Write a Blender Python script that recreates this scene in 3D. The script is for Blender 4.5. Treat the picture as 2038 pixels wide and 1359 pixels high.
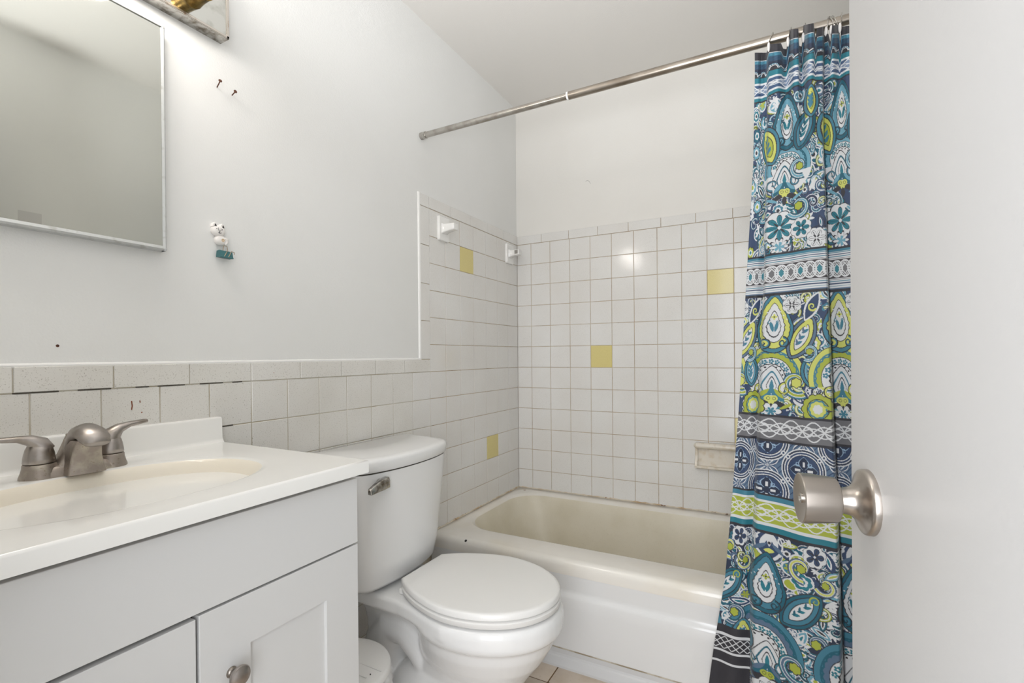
import bpy, bmesh, math, random
import numpy as np
from mathutils import Vector, Matrix
for o in list(bpy.data.objects): bpy.data.objects.remove(o)
C = bpy.data.collections.new('bathroom'); bpy.context.scene.collection.children.link(C)
SC = bpy.context.scene
PI = math.pi
# ---------------------------------------------------------------- camera
F = 974.70; CX = 1019.0; CY = 711.74
CA, CB, CR = 0.489903, 1.566869, -0.007865
EYE = Vector((1.21832, -2.35221, 1.06968))
M3 = Matrix.Rotation(CA, 3, 'Z') @ Matrix.Rotation(CB, 3, 'X') @ Matrix.Rotation(CR, 3, 'Z')
cam = bpy.data.cameras.new('camera'); co = bpy.data.objects.new('camera', cam); C.objects.link(co)
co.matrix_world = Matrix.Translation(EYE) @ M3.to_4x4()
cam.sensor_width = 36; cam.sensor_fit = 'HORIZONTAL'; cam.lens = 36*F/2038
cam.shift_y = (CY-679.5)/2038; cam.clip_start = 0.02
SC.camera = co
# ---------------------------------------------------------------- light
SC.view_settings.view_transform = 'Standard'; SC.view_settings.look = 'None'
SC.view_settings.exposure = 0.90; SC.view_settings.gamma = 1.0
SC.view_settings.use_curve_mapping = False
w = bpy.data.worlds.new('world'); SC.world = w; w.use_nodes = True
w.node_tree.nodes['Background'].inputs[0].default_value = (0.94, 0.97, 1, 1)
w.node_tree.nodes['Background'].inputs[1].default_value = 0.5
def area(name, loc, target, sx, sy, power, col):
    l = bpy.data.lights.new(name, 'AREA'); l.shape = 'RECTANGLE'; l.size = sx; l.size_y = sy
    l.energy = power; l.color = col
    o = bpy.data.objects.new(name, l); C.objects.link(o); o.location = loc
    o.rotation_euler = (Vector(target)-Vector(loc)).to_track_quat('-Z', 'Y').to_euler()
    return o
area('rear_fill_light', (1.05, -3.7, 1.3), (1.05, -0.6, 1.25), 2.6, 2.3, 58, (0.925, 0.945, 0.985))  # added fill panel behind the camera, brightens the room through the doorway
fl_ = bpy.data.lights.new('ceiling_fill_spot', 'SPOT'); fl_.energy = 47; fl_.color = (0.925, 0.945, 0.985); fl_.spot_size = math.radians(96); fl_.spot_blend = .8; fl_.shadow_soft_size = .12  # added fill spot, aimed at the ceiling for soft light from above
fo_ = bpy.data.objects.new('ceiling_fill_spot', fl_); C.objects.link(fo_); fo_.location = (1.02, -2.22, 1.30)
fo_.rotation_euler = (Vector((.86, -1.55, 2.4))-fo_.location).to_track_quat('-Z', 'Y').to_euler()
BULB_Y = (-1.83, -1.97, -2.11); BULB_W = 1.8
# ---------------------------------------------------------------- materials
def s2l(c):
    return tuple(((v/255)/12.92 if v/255 <= .04045 else ((v/255+.055)/1.055)**2.4) for v in c)
def mat(name, rgb, rough=.5, metal=0, spec=.5, noise=None, bump=None, coat=0, aniso=0, emis=None):
    """noise=(scale, rgb2, lo, hi) mixes a second colour; bump=(scale, strength, dist)"""
    m = bpy.data.materials.new(name); m.use_nodes = True; nt = m.node_tree
    b = nt.nodes['Principled BSDF']
    b.inputs['Base Color'].default_value = (*s2l(rgb), 1); b.inputs['Roughness'].default_value = rough
    b.inputs['Metallic'].default_value = metal; b.inputs['Specular IOR Level'].default_value = spec
    b.inputs['Coat Weight'].default_value = coat; b.inputs['Coat Roughness'].default_value = .06
    if aniso: b.inputs['Anisotropic'].default_value = aniso
    if emis:
        b.inputs['Emission Color'].default_value = (*emis[0], 1); b.inputs['Emission Strength'].default_value = emis[1]
    tc = nt.nodes.new('ShaderNodeTexCoord')
    last = None
    for nz in (noise if isinstance(noise, list) else [noise] if noise else []):
        n = nt.nodes.new('ShaderNodeTexNoise'); n.inputs['Scale'].default_value = nz[0]; n.inputs['Detail'].default_value = 4
        nt.links.new(tc.outputs['Object'], n.inputs['Vector'])
        r = nt.nodes.new('ShaderNodeMapRange'); r.inputs[1].default_value = nz[2]; r.inputs[2].default_value = nz[3]
        nt.links.new(n.outputs['Fac'], r.inputs[0])
        x = nt.nodes.new('ShaderNodeMix'); x.data_type = 'RGBA'
        x.inputs[6].default_value = (*s2l(rgb), 1); x.inputs[7].default_value = (*s2l(nz[1]), 1)
        if last: nt.links.new(last, x.inputs[6])
        nt.links.new(r.outputs[0], x.inputs[0]); last = x.outputs[2]
        nt.links.new(last, b.inputs['Base Color'])
    prev = None
    for bp in (bump if isinstance(bump, list) else [bump] if bump else []):
        n = nt.nodes.new('ShaderNodeTexNoise'); n.inputs['Scale'].default_value = bp[0]; n.inputs['Detail'].default_value = 3
        nt.links.new(tc.outputs['Object'], n.inputs['Vector'])
        u = nt.nodes.new('ShaderNodeBump'); u.inputs['Strength'].default_value = bp[1]; u.inputs['Distance'].default_value = bp[2]
        nt.links.new(n.outputs['Fac'], u.inputs['Height'])
        if prev: nt.links.new(prev, u.inputs['Normal'])
        prev = u.outputs[0]; nt.links.new(prev, b.inputs['Normal'])
    return m
def add_spots(m, pts, rgb):
    """real stains (rust, dirt) of a given place and size on a surface: pts = (x, y, z, radius)"""
    nt = m.node_tree; b = nt.nodes['Principled BSDF']
    geo = nt.nodes.new('ShaderNodeTexCoord')
    nz = nt.nodes.new('ShaderNodeTexNoise'); nz.inputs['Scale'].default_value = 160
    nt.links.new(geo.outputs['Object'], nz.inputs['Vector'])
    src = b.inputs['Base Color'].links[0].from_socket if b.inputs['Base Color'].links else None
    col = tuple(b.inputs['Base Color'].default_value)
    for (x, y, z, r) in pts:
        d = nt.nodes.new('ShaderNodeVectorMath'); d.operation = 'DISTANCE'; d.inputs[1].default_value = (x, y, z)
        nt.links.new(geo.outputs['Object'], d.inputs[0])
        ad = nt.nodes.new('ShaderNodeMath'); ad.operation = 'MULTIPLY_ADD'
        nt.links.new(nz.outputs['Fac'], ad.inputs[0]); ad.inputs[1].default_value = r*1.2; nt.links.new(d.outputs['Value'], ad.inputs[2])
        mr = nt.nodes.new('ShaderNodeMapRange'); mr.inputs[1].default_value = r*1.75; mr.inputs[2].default_value = r*1.1
        nt.links.new(ad.outputs[0], mr.inputs[0])
        x_ = nt.nodes.new('ShaderNodeMix'); x_.data_type = 'RGBA'; x_.inputs[6].default_value = col
        if src: nt.links.new(src, x_.inputs[6])
        x_.inputs[7].default_value = (*s2l(rgb), 1); nt.links.new(mr.outputs[0], x_.inputs[0])
        src = x_.outputs[2]
    nt.links.new(src, b.inputs['Base Color'])
PAINT = mat('wall_paint', (234, 234, 232), .5, noise=(1.5, (229, 229, 226), .35, .7), bump=[(260, .22, .002), (22, .12, .004)])
PAINTB = mat('tub_wall_paint', (236, 234, 229), .5, noise=(1.5, (231, 228, 222), .35, .7), bump=[(260, .16, .002), (22, .1, .004)])
CEIL = mat('ceiling_paint', (226, 223, 218), .7, bump=(220, .2, .002))
TILE = mat('white_glazed_tile', (232, 231, 228), .13, noise=[(4, (226, 223, 218), .3, .7), (700, (176, 172, 163), .60, .74)], bump=(25, .08, .003), spec=.4)
TILEL = mat('speckled_white_tile', (230, 228, 223), .2, noise=[(5, (220, 217, 210), .3, .7), (420, (160, 154, 142), .60, .74)], bump=(25, .08, .003), coat=.2)
TILEY = mat('yellow_glazed_tile', (222, 208, 140), .2, noise=(500, (208, 192, 122), .5, .75), coat=.2)
GROUT = mat('aged_grout', (182, 160, 130), .9, noise=[(7, (206, 194, 172), .42, .66), (30, (132, 104, 72), .6, .75)])
GROUTL = mat('light_grout', (206, 199, 184), .9, noise=[(6, (182, 170, 146), .45, .6), (14, (96, 84, 66), .68, .76)])
CAULK = mat('stained_caulk', (218, 208, 190), .8, noise=[(9, (188, 158, 118), .5, .66), (45, (116, 78, 46), .62, .7)], bump=(120, .6, .003))
ENAMEL = mat('aged_tub_enamel', (234, 230, 222), .16, noise=(5, (228, 221, 207), .45, .75), bump=(30, .04, .003), coat=.3)
add_spots(ENAMEL, [(.06, -.05, .36, .008), (.17, -.74, .35, .003)], (140, 96, 50))
BASINM = mat('worn_cream_enamel', (224, 217, 199), .42, noise=[(6, (214, 206, 184), .4, .7), (300, (204, 195, 174), .6, .8)])
APRON = mat('white_tub_enamel', (226, 226, 225), .14, bump=(30, .05, .003), coat=.4)
PORC = mat('white_porcelain', (236, 236, 235), .2, coat=.2)
SEATM = mat('white_toilet_seat_plastic', (236, 235, 232), .3)
VAN = mat('white_painted_cabinet', (214, 214, 213), .38, bump=(400, .05, .001))
GAPM = mat('dark_gap', (70, 64, 56), .9)
TOP = mat('cultured_marble', (238, 237, 233), .2, coat=.4)
SINKM = mat('stained_basin', (234, 225, 208), .3, noise=[(3, (236, 229, 214), .4, .65), (9, (205, 184, 150), .66, .85)], coat=.3)
NICK = mat('brushed_nickel', (170, 163, 158), .32, metal=1, bump=(600, .05, .001), noise=(30, (138, 130, 120), .45, .7), aniso=.4)
NICKD = mat('limescaled_nickel', (160, 150, 141), .45, metal=.8, noise=[(40, (188, 180, 166), .5, .7), (160, (126, 112, 98), .62, .78)], bump=(200, .25, .001))
STEEL = mat('satin_steel', (188, 180, 172), .28, metal=1, aniso=.5, noise=(8, (168, 160, 152), .4, .7))
CHROME = mat('worn_chrome', (196, 193, 188), .18, metal=1, noise=(60, (120, 112, 100), .45, .7))
RODM = mat('curtain_rod_metal', (170, 162, 152), .3, metal=1, noise=(12, (140, 130, 118), .4, .7))
RODM2 = mat('curtain_rod_inner_metal', (190, 186, 180), .25, metal=1, noise=(40, (165, 158, 150), .4, .7))
ALU = mat('painted_mirror_frame', (198, 200, 199), .35, metal=.35, noise=(60, (178, 178, 174), .55, .7))
GLASS = mat('mirror_glass', (226, 226, 220), .02, metal=1)
MIRN = GLASS.node_tree
BRASS = mat('tarnished_brass', (176, 146, 84), .25, metal=1, noise=(40, (110, 88, 52), .45, .7))
BLACK = mat('black_rubber', (26, 24, 24), .6)
RUST = mat('rusty_nail', (106, 62, 44), .6, metal=.5, noise=(300, (66, 52, 40), .4, .7))
WHITEP = mat('white_plastic', (236, 235, 232), .35)
CERAM = mat('white_bathroom_ceramic', (240, 239, 236), .12, coat=.4)
DISHM = mat('stained_soap_dish_ceramic', (226, 218, 204), .25, noise=[(40, (214, 200, 178), .5, .7), (120, (176, 130, 76), .7, .78)], coat=.3)
DOORM = mat('door_paint', (196, 195, 194), .42, bump=(140, .08, .002))
FLOORT = mat('beige_floor_tile', (206, 192, 176), .45, noise=[(12, (196, 180, 160), .4, .7), (90, (168, 150, 128), .66, .8)])
FLOORG = mat('brown_floor_grout', (116, 92, 66), .9)
VINYL = mat('white_vinyl_trim', (206, 206, 206), .3, metal=.05)
CLIPM = mat('teal_binder_clip', (58, 108, 112), .35)
WIRE = mat('clip_wire', (170, 152, 128), .3, metal=1)
CLAY = mat('white_clay', (242, 238, 234), .45)
INK = mat('black_ink', (30, 26, 28), .5)
BAG = mat('white_bin_bag', (226, 226, 224), .3, bump=(80, .5, .004))
RINGM = mat('clear_white_ring', (226, 222, 218), .2)
BULBM = mat('frosted_bulb_glass', (255, 248, 235), .3, emis=((1, .95, .90), BULB_W*10))
# ---------------------------------------------------------------- mesh helpers
class MB:
    def __init__(s): s.v = []; s.f = []; s.m = []
    def add(s, vs, fs, mi=0):
        o = len(s.v); s.v += [tuple(p) for p in vs]; s.f += [tuple(i+o for i in f) for f in fs]; s.m += [mi]*len(fs); return s
    def box(s, x0, x1, y0, y1, z0, z1, mi=0):
        v = [(x, y, z) for x in (x0, x1) for y in (y0, y1) for z in (z0, z1)]
        return s.add(v, [(0, 1, 3, 2), (4, 6, 7, 5), (0, 4, 5, 1), (2, 3, 7, 6), (0, 2, 6, 4), (1, 5, 7, 3)], mi)
    def rings(s, R, cap0=True, cap1=True, mi=0, closed=True):
        n = len(R[0]); vs = [p for r in R for p in r]; fs = []
        for i in range(len(R)-1):
            for j in range(n if closed else n-1):
                k = (j+1) % n
                fs.append((i*n+j, i*n+k, (i+1)*n+k, (i+1)*n+j))
        if cap0: fs.append(tuple(range(n))[::-1])
        if cap1: fs.append(tuple((len(R)-1)*n+j for j in range(n)))
        return s.add(vs, fs, mi)
    def tube(s, pts, rad, n=16, mi=0, sq=None, caps=True):
        pts = [Vector(p) for p in pts]; R = []; up = None
        for i, p in enumerate(pts):
            d = (pts[min(i+1, len(pts)-1)]-pts[max(i-1, 0)]).normalized()
            if up is None: up = Vector((0, 0, 1)) if abs(d.z) < .9 else Vector((0, 1, 0))
            a = d.cross(up).normalized(); b = a.cross(d).normalized(); up = b
            r = rad[i] if isinstance(rad, (list, tuple)) else rad
            ra, rb = r if isinstance(r, (list, tuple)) else (r, r)
            R.append([p+a*ra*math.cos(t*2*PI/n)+b*rb*math.sin(t*2*PI/n) for t in range(n)])
        return s.rings(R, caps, caps, mi)
    def lathe(s, prof, base, axis, n=40, mi=0, caps=True):
        """prof = [(dist along axis, radius)]"""
        ax = Vector(axis).normalized(); base = Vector(base)
        a = ax.orthogonal().normalized(); b = ax.cross(a)
        R = [[base+ax*d+(a*math.cos(t*2*PI/n)+b*math.sin(t*2*PI/n))*max(r, 1e-5) for t in range(n)] for d, r in prof]
        return s.rings(R, caps, caps, mi)
    def sphere(s, c, r, n=24, m=14, mi=0, sc=(1, 1, 1)):
        c = Vector(c); R = []
        for i in range(m+1):
            ph = PI*i/m; z = -math.cos(ph); q = max(math.sin(ph), 1e-4)
            R.append([c+Vector((r*sc[0]*q*math.cos(2*PI*t/n), r*sc[1]*q*math.sin(2*PI*t/n), r*sc[2]*z)) for t in range(n)])
        return s.rings(R, True, True, mi)
    def build(s, name, mats, parent=None, smooth=True, ang=38, bevel=0, seg=3, sub=0):
        me = bpy.data.meshes.new(name); me.from_pydata(s.v, [], s.f)
        for m in (mats if isinstance(mats, (list, tuple)) else [mats]): me.materials.append(m)
        me.polygons.foreach_set('material_index', s.m)
        bm = bmesh.new(); bm.from_mesh(me)
        bmesh.ops.recalc_face_normals(bm, faces=bm.faces)
        bm.to_mesh(me); bm.free()
        if smooth:
            me.shade_smooth(); me.set_sharp_from_angle(angle=math.radians(ang))
        o = bpy.data.objects.new(name, me); C.objects.link(o)
        if parent: o.parent = parent; o.matrix_parent_inverse = Matrix.Translation(-parent.location)
        if bevel:
            b = o.modifiers.new('bevel', 'BEVEL'); b.width = bevel; b.segments = seg; b.limit_method = 'ANGLE'; b.angle_limit = math.radians(35)
            me.shade_smooth(); b.harden_normals = False
        if sub:
            q = o.modifiers.new('sub', 'SUBSURF'); q.levels = sub; q.render_levels = sub
        return o
def tag(o, label=None, cat=None, group=None, kind=None):
    if label: o['label'] = label
    if cat: o['category'] = cat
    if group: o['group'] = group
    if kind: o['kind'] = kind
    return o
def empty(name, loc, label, cat, group=None):
    o = bpy.data.objects.new(name, None); C.objects.link(o); o.location = loc; o.empty_display_size = .05
    return tag(o, label, cat, group)
def struct(o): o['kind'] = 'structure'; return o
random.seed(4)
# ---------------------------------------------------------------- room shell
XR = 1.52; YF = -2.43; ZC = 2.405; P = .1095; H0 = 1.665
WP = -.005   # painted surface lies 5 mm behind the tile faces
wl = struct(MB().box(-.12, WP, YF-.12, .12, -.1, ZC).build('wall_left', PAINT, smooth=False))
wb = struct(MB().box(WP, XR, -WP, .12, -.1, ZC).build('wall_back', PAINTB, smooth=False))
wr = struct(MB().box(XR, XR+.12, YF-.12, .12, -.1, ZC).build('wall_right', PAINT, smooth=False))
DX0, DX1 = .80, 1.475
wf = MB().box(WP, DX0, YF-.12, YF, -.1, ZC); wf.box(DX1, XR, YF-.12, YF, -.1, ZC); wf.box(DX0, DX1, YF-.12, YF, 2.06, ZC)
struct(wf.build('wall_front', PAINT, smooth=False))
struct(MB().box(-.12, XR+.12, YF-.12, .12, ZC, ZC+.1).build('ceiling', CEIL, smooth=False))
# floor: tiles 205 mm
fl = struct(MB().box(WP, XR, YF-.12, 0, -.1, -.002).build('floor', FLOORG, smooth=False))
ft = MB(); TP = .205
for i in range(-3, 6):
    for j in range(-9, 5):
        x0 = .5608+i*TP; y0 = -.889+j*TP; g = .0022
        a0, a1, b0, b1 = max(x0+g, 0), min(x0+TP-g, XR), max(y0+g, YF-.12), min(y0+TP-g, -.03)
        if a1-a0 > .01 and b1-b0 > .01: ft.box(a0, a1, b0, b1, -.008, 0)
ft.build('floor_tiles', FLOORT, fl, smooth=False, bevel=.0015, seg=2)
# wall tiles
def tile(mb, plane, a0, a1, z0, z1, mi=0, out=0.0, g=.0011, raise_=.0):
    """bevelled tile; a = distance along the wall"""
    a0, a1 = min(a0, a1)+g, max(a0, a1)-g; z0 += g; z1 -= g
    if a1-a0 < .004 or z1-z0 < .004: return
    e = .0012; t = [random.uniform(-.00045, .00045)+out for _ in range(4)]
    back = [(a0, z0), (a1, z0), (a1, z1), (a0, z1)]
    e2 = [(a0+e, z0+e), (a1-e, z0+e), (a1-e, z1-e), (a0+e, z1-e)]
    r = [[(a, -.006, z) for a, z in back], [(a, -.0008+t[i], z) for i, (a, z) in enumerate(back)], [(a, t[i]+.0002, z) for i, (a, z) in enumerate(e2)]]
    conv = (lambda p: (p[1], p[0], p[2])) if plane == 'L' else (lambda p: (p[0], -p[1], p[2]))
    mb.rings([[conv(p) for p in q] for q in r], False, True, mi)
tb = MB()
for j in range(-1, 15):
    xa = .083+(j-1)*P if j > 0 else (0 if j == 0 else None)
    if xa is None: continue
    xb = .083+j*P
    if xa >= XR: break
    for k in range(0, 12):
        z1 = H0-k*P; z0 = max(z1-P, .345)
        yel = (j == 4 and k == 5) or (j == 9 and k == 2) or (j == 10 and k == 8)
        tile(tb, 'B', xa, min(xb, XR), z0, z1, 1 if yel else 0)
x = .144-.1535
while x < XR:
    tile(tb, 'B', max(x, 0), min(x+.1535, XR), H0, H0+.046, 0, .0012); x += .1535
tb.build('tile_field', [TILE, TILEY], wb, ang=25)
MB().box(0, XR, .0016, .0058, .34, H0+.044).build('grout', GROUT, wb, smooth=False)
tl = MB(); FL = .1101
for j in range(0, 22):
    ya = -(FL+(j-1)*P) if j > 0 else 0; yb = -(FL+j*P)
    if j == 0: ya = 0
    top = 0 if j <= 6 else 6
    for k in range(top, 16):
        z1 = H0-k*P; z0 = z1-P
        zmin = .345 if ya > -.77 else 0
        z0 = max(z0, zmin)
        if z1 <= zmin: continue
        yel = (j == 4 and k == 1) or (j == 2 and k == 9)
        tile(tl, 'L', max(yb, YF), ya, z0, z1, 1 if yel else (2 if j > 7 else 0))
YT = -(FL+6*P)
y = -.0005
for y1 in (-.155, -.308, -.4615, -.615, -.7672):
    tile(tl, 'L', y1, y, H0, H0+.048, 0, .0012); y = y1
for z1, z0 in ((H0+.048, H0-.0005), (H0-.0005, 1.5128), (1.5128, 1.3592), (1.3592, 1.2113), (1.2113, 1.058)):
    tile(tl, 'L', -.826, YT, z0, z1, 0, .001)
y = YT
for y1 in (-.9222, -1.0753, -1.2277, -1.3815, -1.5343, -1.6892, -1.8403, -1.9944, -2.148, -2.301, -2.43):
    tile(tl, 'L', y1, y, 1.008, 1.058, 2, .001); y = y1
tlo = tl.build('tile_field', [TILE, TILEY, TILEL], wl, ang=25)
gl = MB().box(-.0058, -.0016, YT, 0, .34, H0+.046); gl.box(-.0058, -.0016, -.822, YT, 1.01, H0+.046)
gl.box(-.0058, -.0016, YF, YT, 0, 1.055, 1)
gl.build('grout', [GROUT, GROUTL], wl, smooth=False)
# bullnose edges that stand proud of the paint
e = MB()
e.tube([(-.0045, -.8265, 1.062), (-.0045, -.8265, H0+.050)], [(.0058, .0075)]*2, 14)
e.build('bullnose_edge', CERAM, wl)
e = MB(); e.tube([(-.004, YF, 1.0575), (-.004, -.823, 1.0595)], [(.0048, .0052)]*2, 12); e.build('bullnose_edge', CERAM, wl)
# rust drips and small marks on the splash tiles
rm = mat('rust_stain', (134, 74, 44), .8)
def drip(pts, r):
    d = MB(); d.tube([(.0008, y_, z_) for y_, z_ in pts], [(.0006, r)]*len(pts), 8) if False else d.tube([(.0006, y_, z_) for y_, z_ in pts], [r]*len(pts), 8)
    return d
d = drip([(-1.8085, .979), (-1.8075, .968), (-1.8088, .960)], .0011)
d.tube([(.0006, -1.793, .9785), (.0006, -1.7925, .974)], .0009, 8); d.sphere((.0004, -1.7895, .9525), .0014, 10, 6); d.sphere((.0004, -1.468, 1.028), .0013, 10, 6)
d.build('rust_stain', rm, wl)
jm = MB()
for y0_, y1_, z_ in ((-1.995, -1.93, 1.008), (-1.90, -1.845, 1.0082), (-1.80, -1.775, 1.008), (-1.757, -1.70, 1.0078), (-1.665, -1.61, 1.0081), (-1.585, -1.56, 1.008), (-1.620, -1.585, .8985)):
    jm.box(-.0030, .0009, y0_, y1_, z_-.0010, z_+.0010)
jm.build('open_joint', GAPM, wl, smooth=False)
# caulk along the tub
def caulk(p0, p1, r, n, parent):
    p0, p1 = Vector(p0), Vector(p1); rr = random.Random(7)
    pts = [p0.lerp(p1, i/n) for i in range(n+1)]
    MB().tube([p+Vector((0, 0, rr.uniform(-.001, .001))) for p in pts], [r*rr.uniform(.6, 1.25) for _ in pts], 8).build('caulk', CAULK, parent)
caulk((.0015, -.775, .3635), (.0015, -.003, .3635), .0042, 90, wl)
caulk((.003, -.0015, .3635), (XR-.002, -.0015, .3635), .0036, 150, wb)
# hair stuck on the wall
hp = [(.386, .334), (.392, .337), (.399, .336), (.405, .331), (.409, .324), (.411, .318)]
o = MB().tube([(a+.004, .0044, b+1.665-.0) for a, b in [(x_, z_-.055) for x_, z_ in hp]], .00045, 6).build('hair', INK); tag(o, 'short curved dark hair stuck on the white wall above the tub tiles', 'hair')

# ---------------------------------------------------------------- door, open beside the camera
right = M3 @ Vector((1, 0, 0)); right.z = 0; right.normalize()
fwd = Vector((-right.y, right.x, 0))
T = math.radians(17.0); SCL = .525
ROSE = Vector((EYE.x, EYE.y, 0))+fwd*SCL+right*SCL*((1728-1019)/F)
ROSE.z = .9095
u = fwd*math.cos(T)+right*math.sin(T)       # towards the free edge
n = -right*math.cos(T)+fwd*math.sin(T)      # out of the face, towards the room
n = Vector((n.x, n.y, 0)).normalized()
edgeL = .0515
dcol = empty('door_1', (0, 0, 0), None, None); dcol['kind'] = 'structure'
fr = ROSE+u*edgeL; hin = ROSE-u*.60
slab = MB()
q = [Vector((fr.x, fr.y, 0)), Vector((hin.x, hin.y, 0))]
th = .035
pl = [q[0], q[1], q[1]-n*th, q[0]-n*th]
slab.rings([[p+Vector((0, 0, .012)) for p in pl], [p+Vector((0, 0, 2.03)) for p in pl]])
slab.build('door_panel', DOORM, dcol, smooth=False, bevel=.0015)
kb = MB()
R_ = .0348
kb.lathe([(0, R_), (.004, R_), (.0062, R_*.975), (.0075, R_*.90), (.0085, R_*.82), (.012, R_*.60), (.017, R_*.45), (.024, R_*.395), (.034, R_*.385)], ROSE, n, 56)
rose = kb.build('door_rose', STEEL, dcol, ang=50)
kb = MB()
kb.lathe([(.030, .004), (.0302, .0215), (.0315, .0238), (.034, .0245), (.062, .0272), (.0655, .0272), (.0665, .0262), (.0655, .0235), (.0632, .008), (.0632, .0001)], ROSE, n, 56, caps=False)
kn = kb.build('door_knob', STEEL, dcol, ang=40)
kb = MB(); kb.lathe([(.0624, .0055), (.0655, .0055), (.0662, .0045), (.0645, .0035)], ROSE, n, 20)
tag(kb.build('turn_button', CHROME, kn), 'small push button in the middle of the knob')

# ---------------------------------------------------------------- bathtub
tub = empty('bathtub', (XR/2, -.39, 0), 'long white enamelled bathtub with worn cream inside, against the tiled walls', 'bathtub')
def rrect(x0, x1, y0, y1, r, z, n=10):
    pts = []
    rs = r if isinstance(r, (list, tuple)) else [r]*4
    for (cx, cy, a0, rr) in ((x1-rs[0], y1-rs[0], 0, rs[0]), (x0+rs[1], y1-rs[1], PI/2, rs[1]), (x0+rs[2], y0+rs[2], PI, rs[2]), (x1-rs[3], y0+rs[3], 1.5*PI, rs[3])):
        for i in range(n+1):
            a = a0+PI/2*i/n; pts.append((cx+rr*math.cos(a), cy+rr*math.sin(a), z))
    return pts
TX1 = XR-.004; TZ = .362
tm = MB()
R = []
R.append(rrect(.003, TX1, -.778, -.003, .003, TZ-.05))
R.append(rrect(.003, TX1, -.779, -.003, .003, TZ-.022))
R.append(rrect(.003, TX1, -.775, -.003, .003, TZ-.010))
R.append(rrect(.003, TX1, -.766, -.003, .003, TZ-.002))
R.append(rrect(.005, TX1-.002, -.755, -.005, .003, TZ))
R.append(rrect(.035, TX1-.04, -.655, -.052, [.14, .14, .17, .14], TZ+.0))
R.append(rrect(.042, TX1-.05, -.645, -.060, [.14, .14, .165, .14], TZ-.003))
R.append(rrect(.050, TX1-.06, -.636, -.068, [.14, .14, .16, .14], TZ-.011))
R2 = [R[-1]]
R2.append(rrect(.058, TX1-.075, -.628, -.075, [.14, .14, .155, .14], TZ-.03))
R2.append(rrect(.085, TX1-.14, -.612, -.088, [.14, .14, .15, .14], TZ-.12))
R2.append(rrect(.12, TX1-.22, -.590, -.105, [.14, .14, .14, .14], TZ-.23))
R2.append(rrect(.15, TX1-.27, -.565, -.13, .13, TZ-.285))
R2.append(rrect(.20, TX1-.34, -.52, -.17, .11, TZ-.31))
tm.rings(R, False, False, 0); 
tm.build('rim', ENAMEL, tub, ang=60)
MB().rings(R2, False, True, 0).build('basin', BASINM, tub, ang=70)
ap = MB()
prof = [(-.777, TZ-.048), (-.7775, .300), (-.774, .262), (-.7745, .256), (-.7765, .250), (-.7835, .243), (-.7865, .236), (-.7865, .20), (-.784, .10), (-.782, .0)]
ap.rings([[(x_, y_, z_) for (y_, z_) in prof] for x_ in (.003, TX1)], False, False, closed=False)
ap.rings([[(x_, y_+.012, z_) for (y_, z_) in prof] for x_ in (.003, TX1)], False, False, closed=False)
ap.build('apron', APRON, tub, ang=80)
o = MB().lathe([(0, .0055), (.0012, .0048)], (.166, -.7705, .3555), (0, -.75, .65), 16).build('chipped_spot', BLACK, tub); o['label'] = 'small black chip in the rim'
# base trim of the tub
tr = MB()
pr = [(-.7815, .0), (-.7815, .056), (-.785, .056), (-.7855, .040), (-.788, .034), (-.7925, .030), (-.798, .018), (-.8025, .008), (-.8025, .0)]
tr.rings([[(x_, y_, z_) for y_, z_ in pr] for x_ in (.004, XR-.002)])
struct(tr.build('trim_1', VINYL, ang=20))
MB().tube([(x_*.04+.01, -.7835, .0572) for x_ in range(0, 38)], [.0022]*38, 8).build('sealant_line', mat('dirty_sealant', (150, 138, 116), .8, noise=(20, (190, 182, 166), .45, .6)), bpy.data.objects['trim_1'])

# ---------------------------------------------------------------- soap dish
sd = empty('soap_dish', (.99, 0, .56), 'stained cream ceramic soap dish set into the tiled tub wall beside the curtain', 'soap dish')
m = MB()
# back plate with recess, rolled top lip and shelf; x .905-1.077, z .553-.672
X0, X1 = .905, 1.077
m.box(X0, X1, -.006, .004, .553, .672)
m.build('back_plate', DISHM, sd, bevel=.004)
m = MB()
m.tube([(X0+.001, -.018, .659), (X0+.006, -.022, .660), (X1-.006, -.022, .660), (X1-.001, -.018, .659)], [.009, .0135, .0135, .009], 18)
m.box(X0+.003, X1-.003, -.022, .003, .655, .672)
m.build('lip', DISHM, sd)
m = MB()
prof = [(0, .553), (-.030, .558), (-.037, .563), (-.037, .569), (-.032, .572), (-.012, .569), (-.006, .575), (0, .60)]
m.rings([[(x_, y_, z_) for y_, z_ in prof] for x_ in (X0+.008, X1-.008)])
m.build('tray', DISHM, sd, ang=50, bevel=.001)
for x_ in (X0, X1-.012):
    m = MB(); pf = [(-.004, .555), (-.032, .56), (-.034, .570), (-.018, .60), (-.014, .63), (-.022, .665), (-.004, .670)]
    m.rings([[(xx, y_, z_) for y_, z_ in pf] for xx in (x_, x_+.012)])
    m.build('side', DISHM, sd, ang=50, bevel=.0015)
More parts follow.
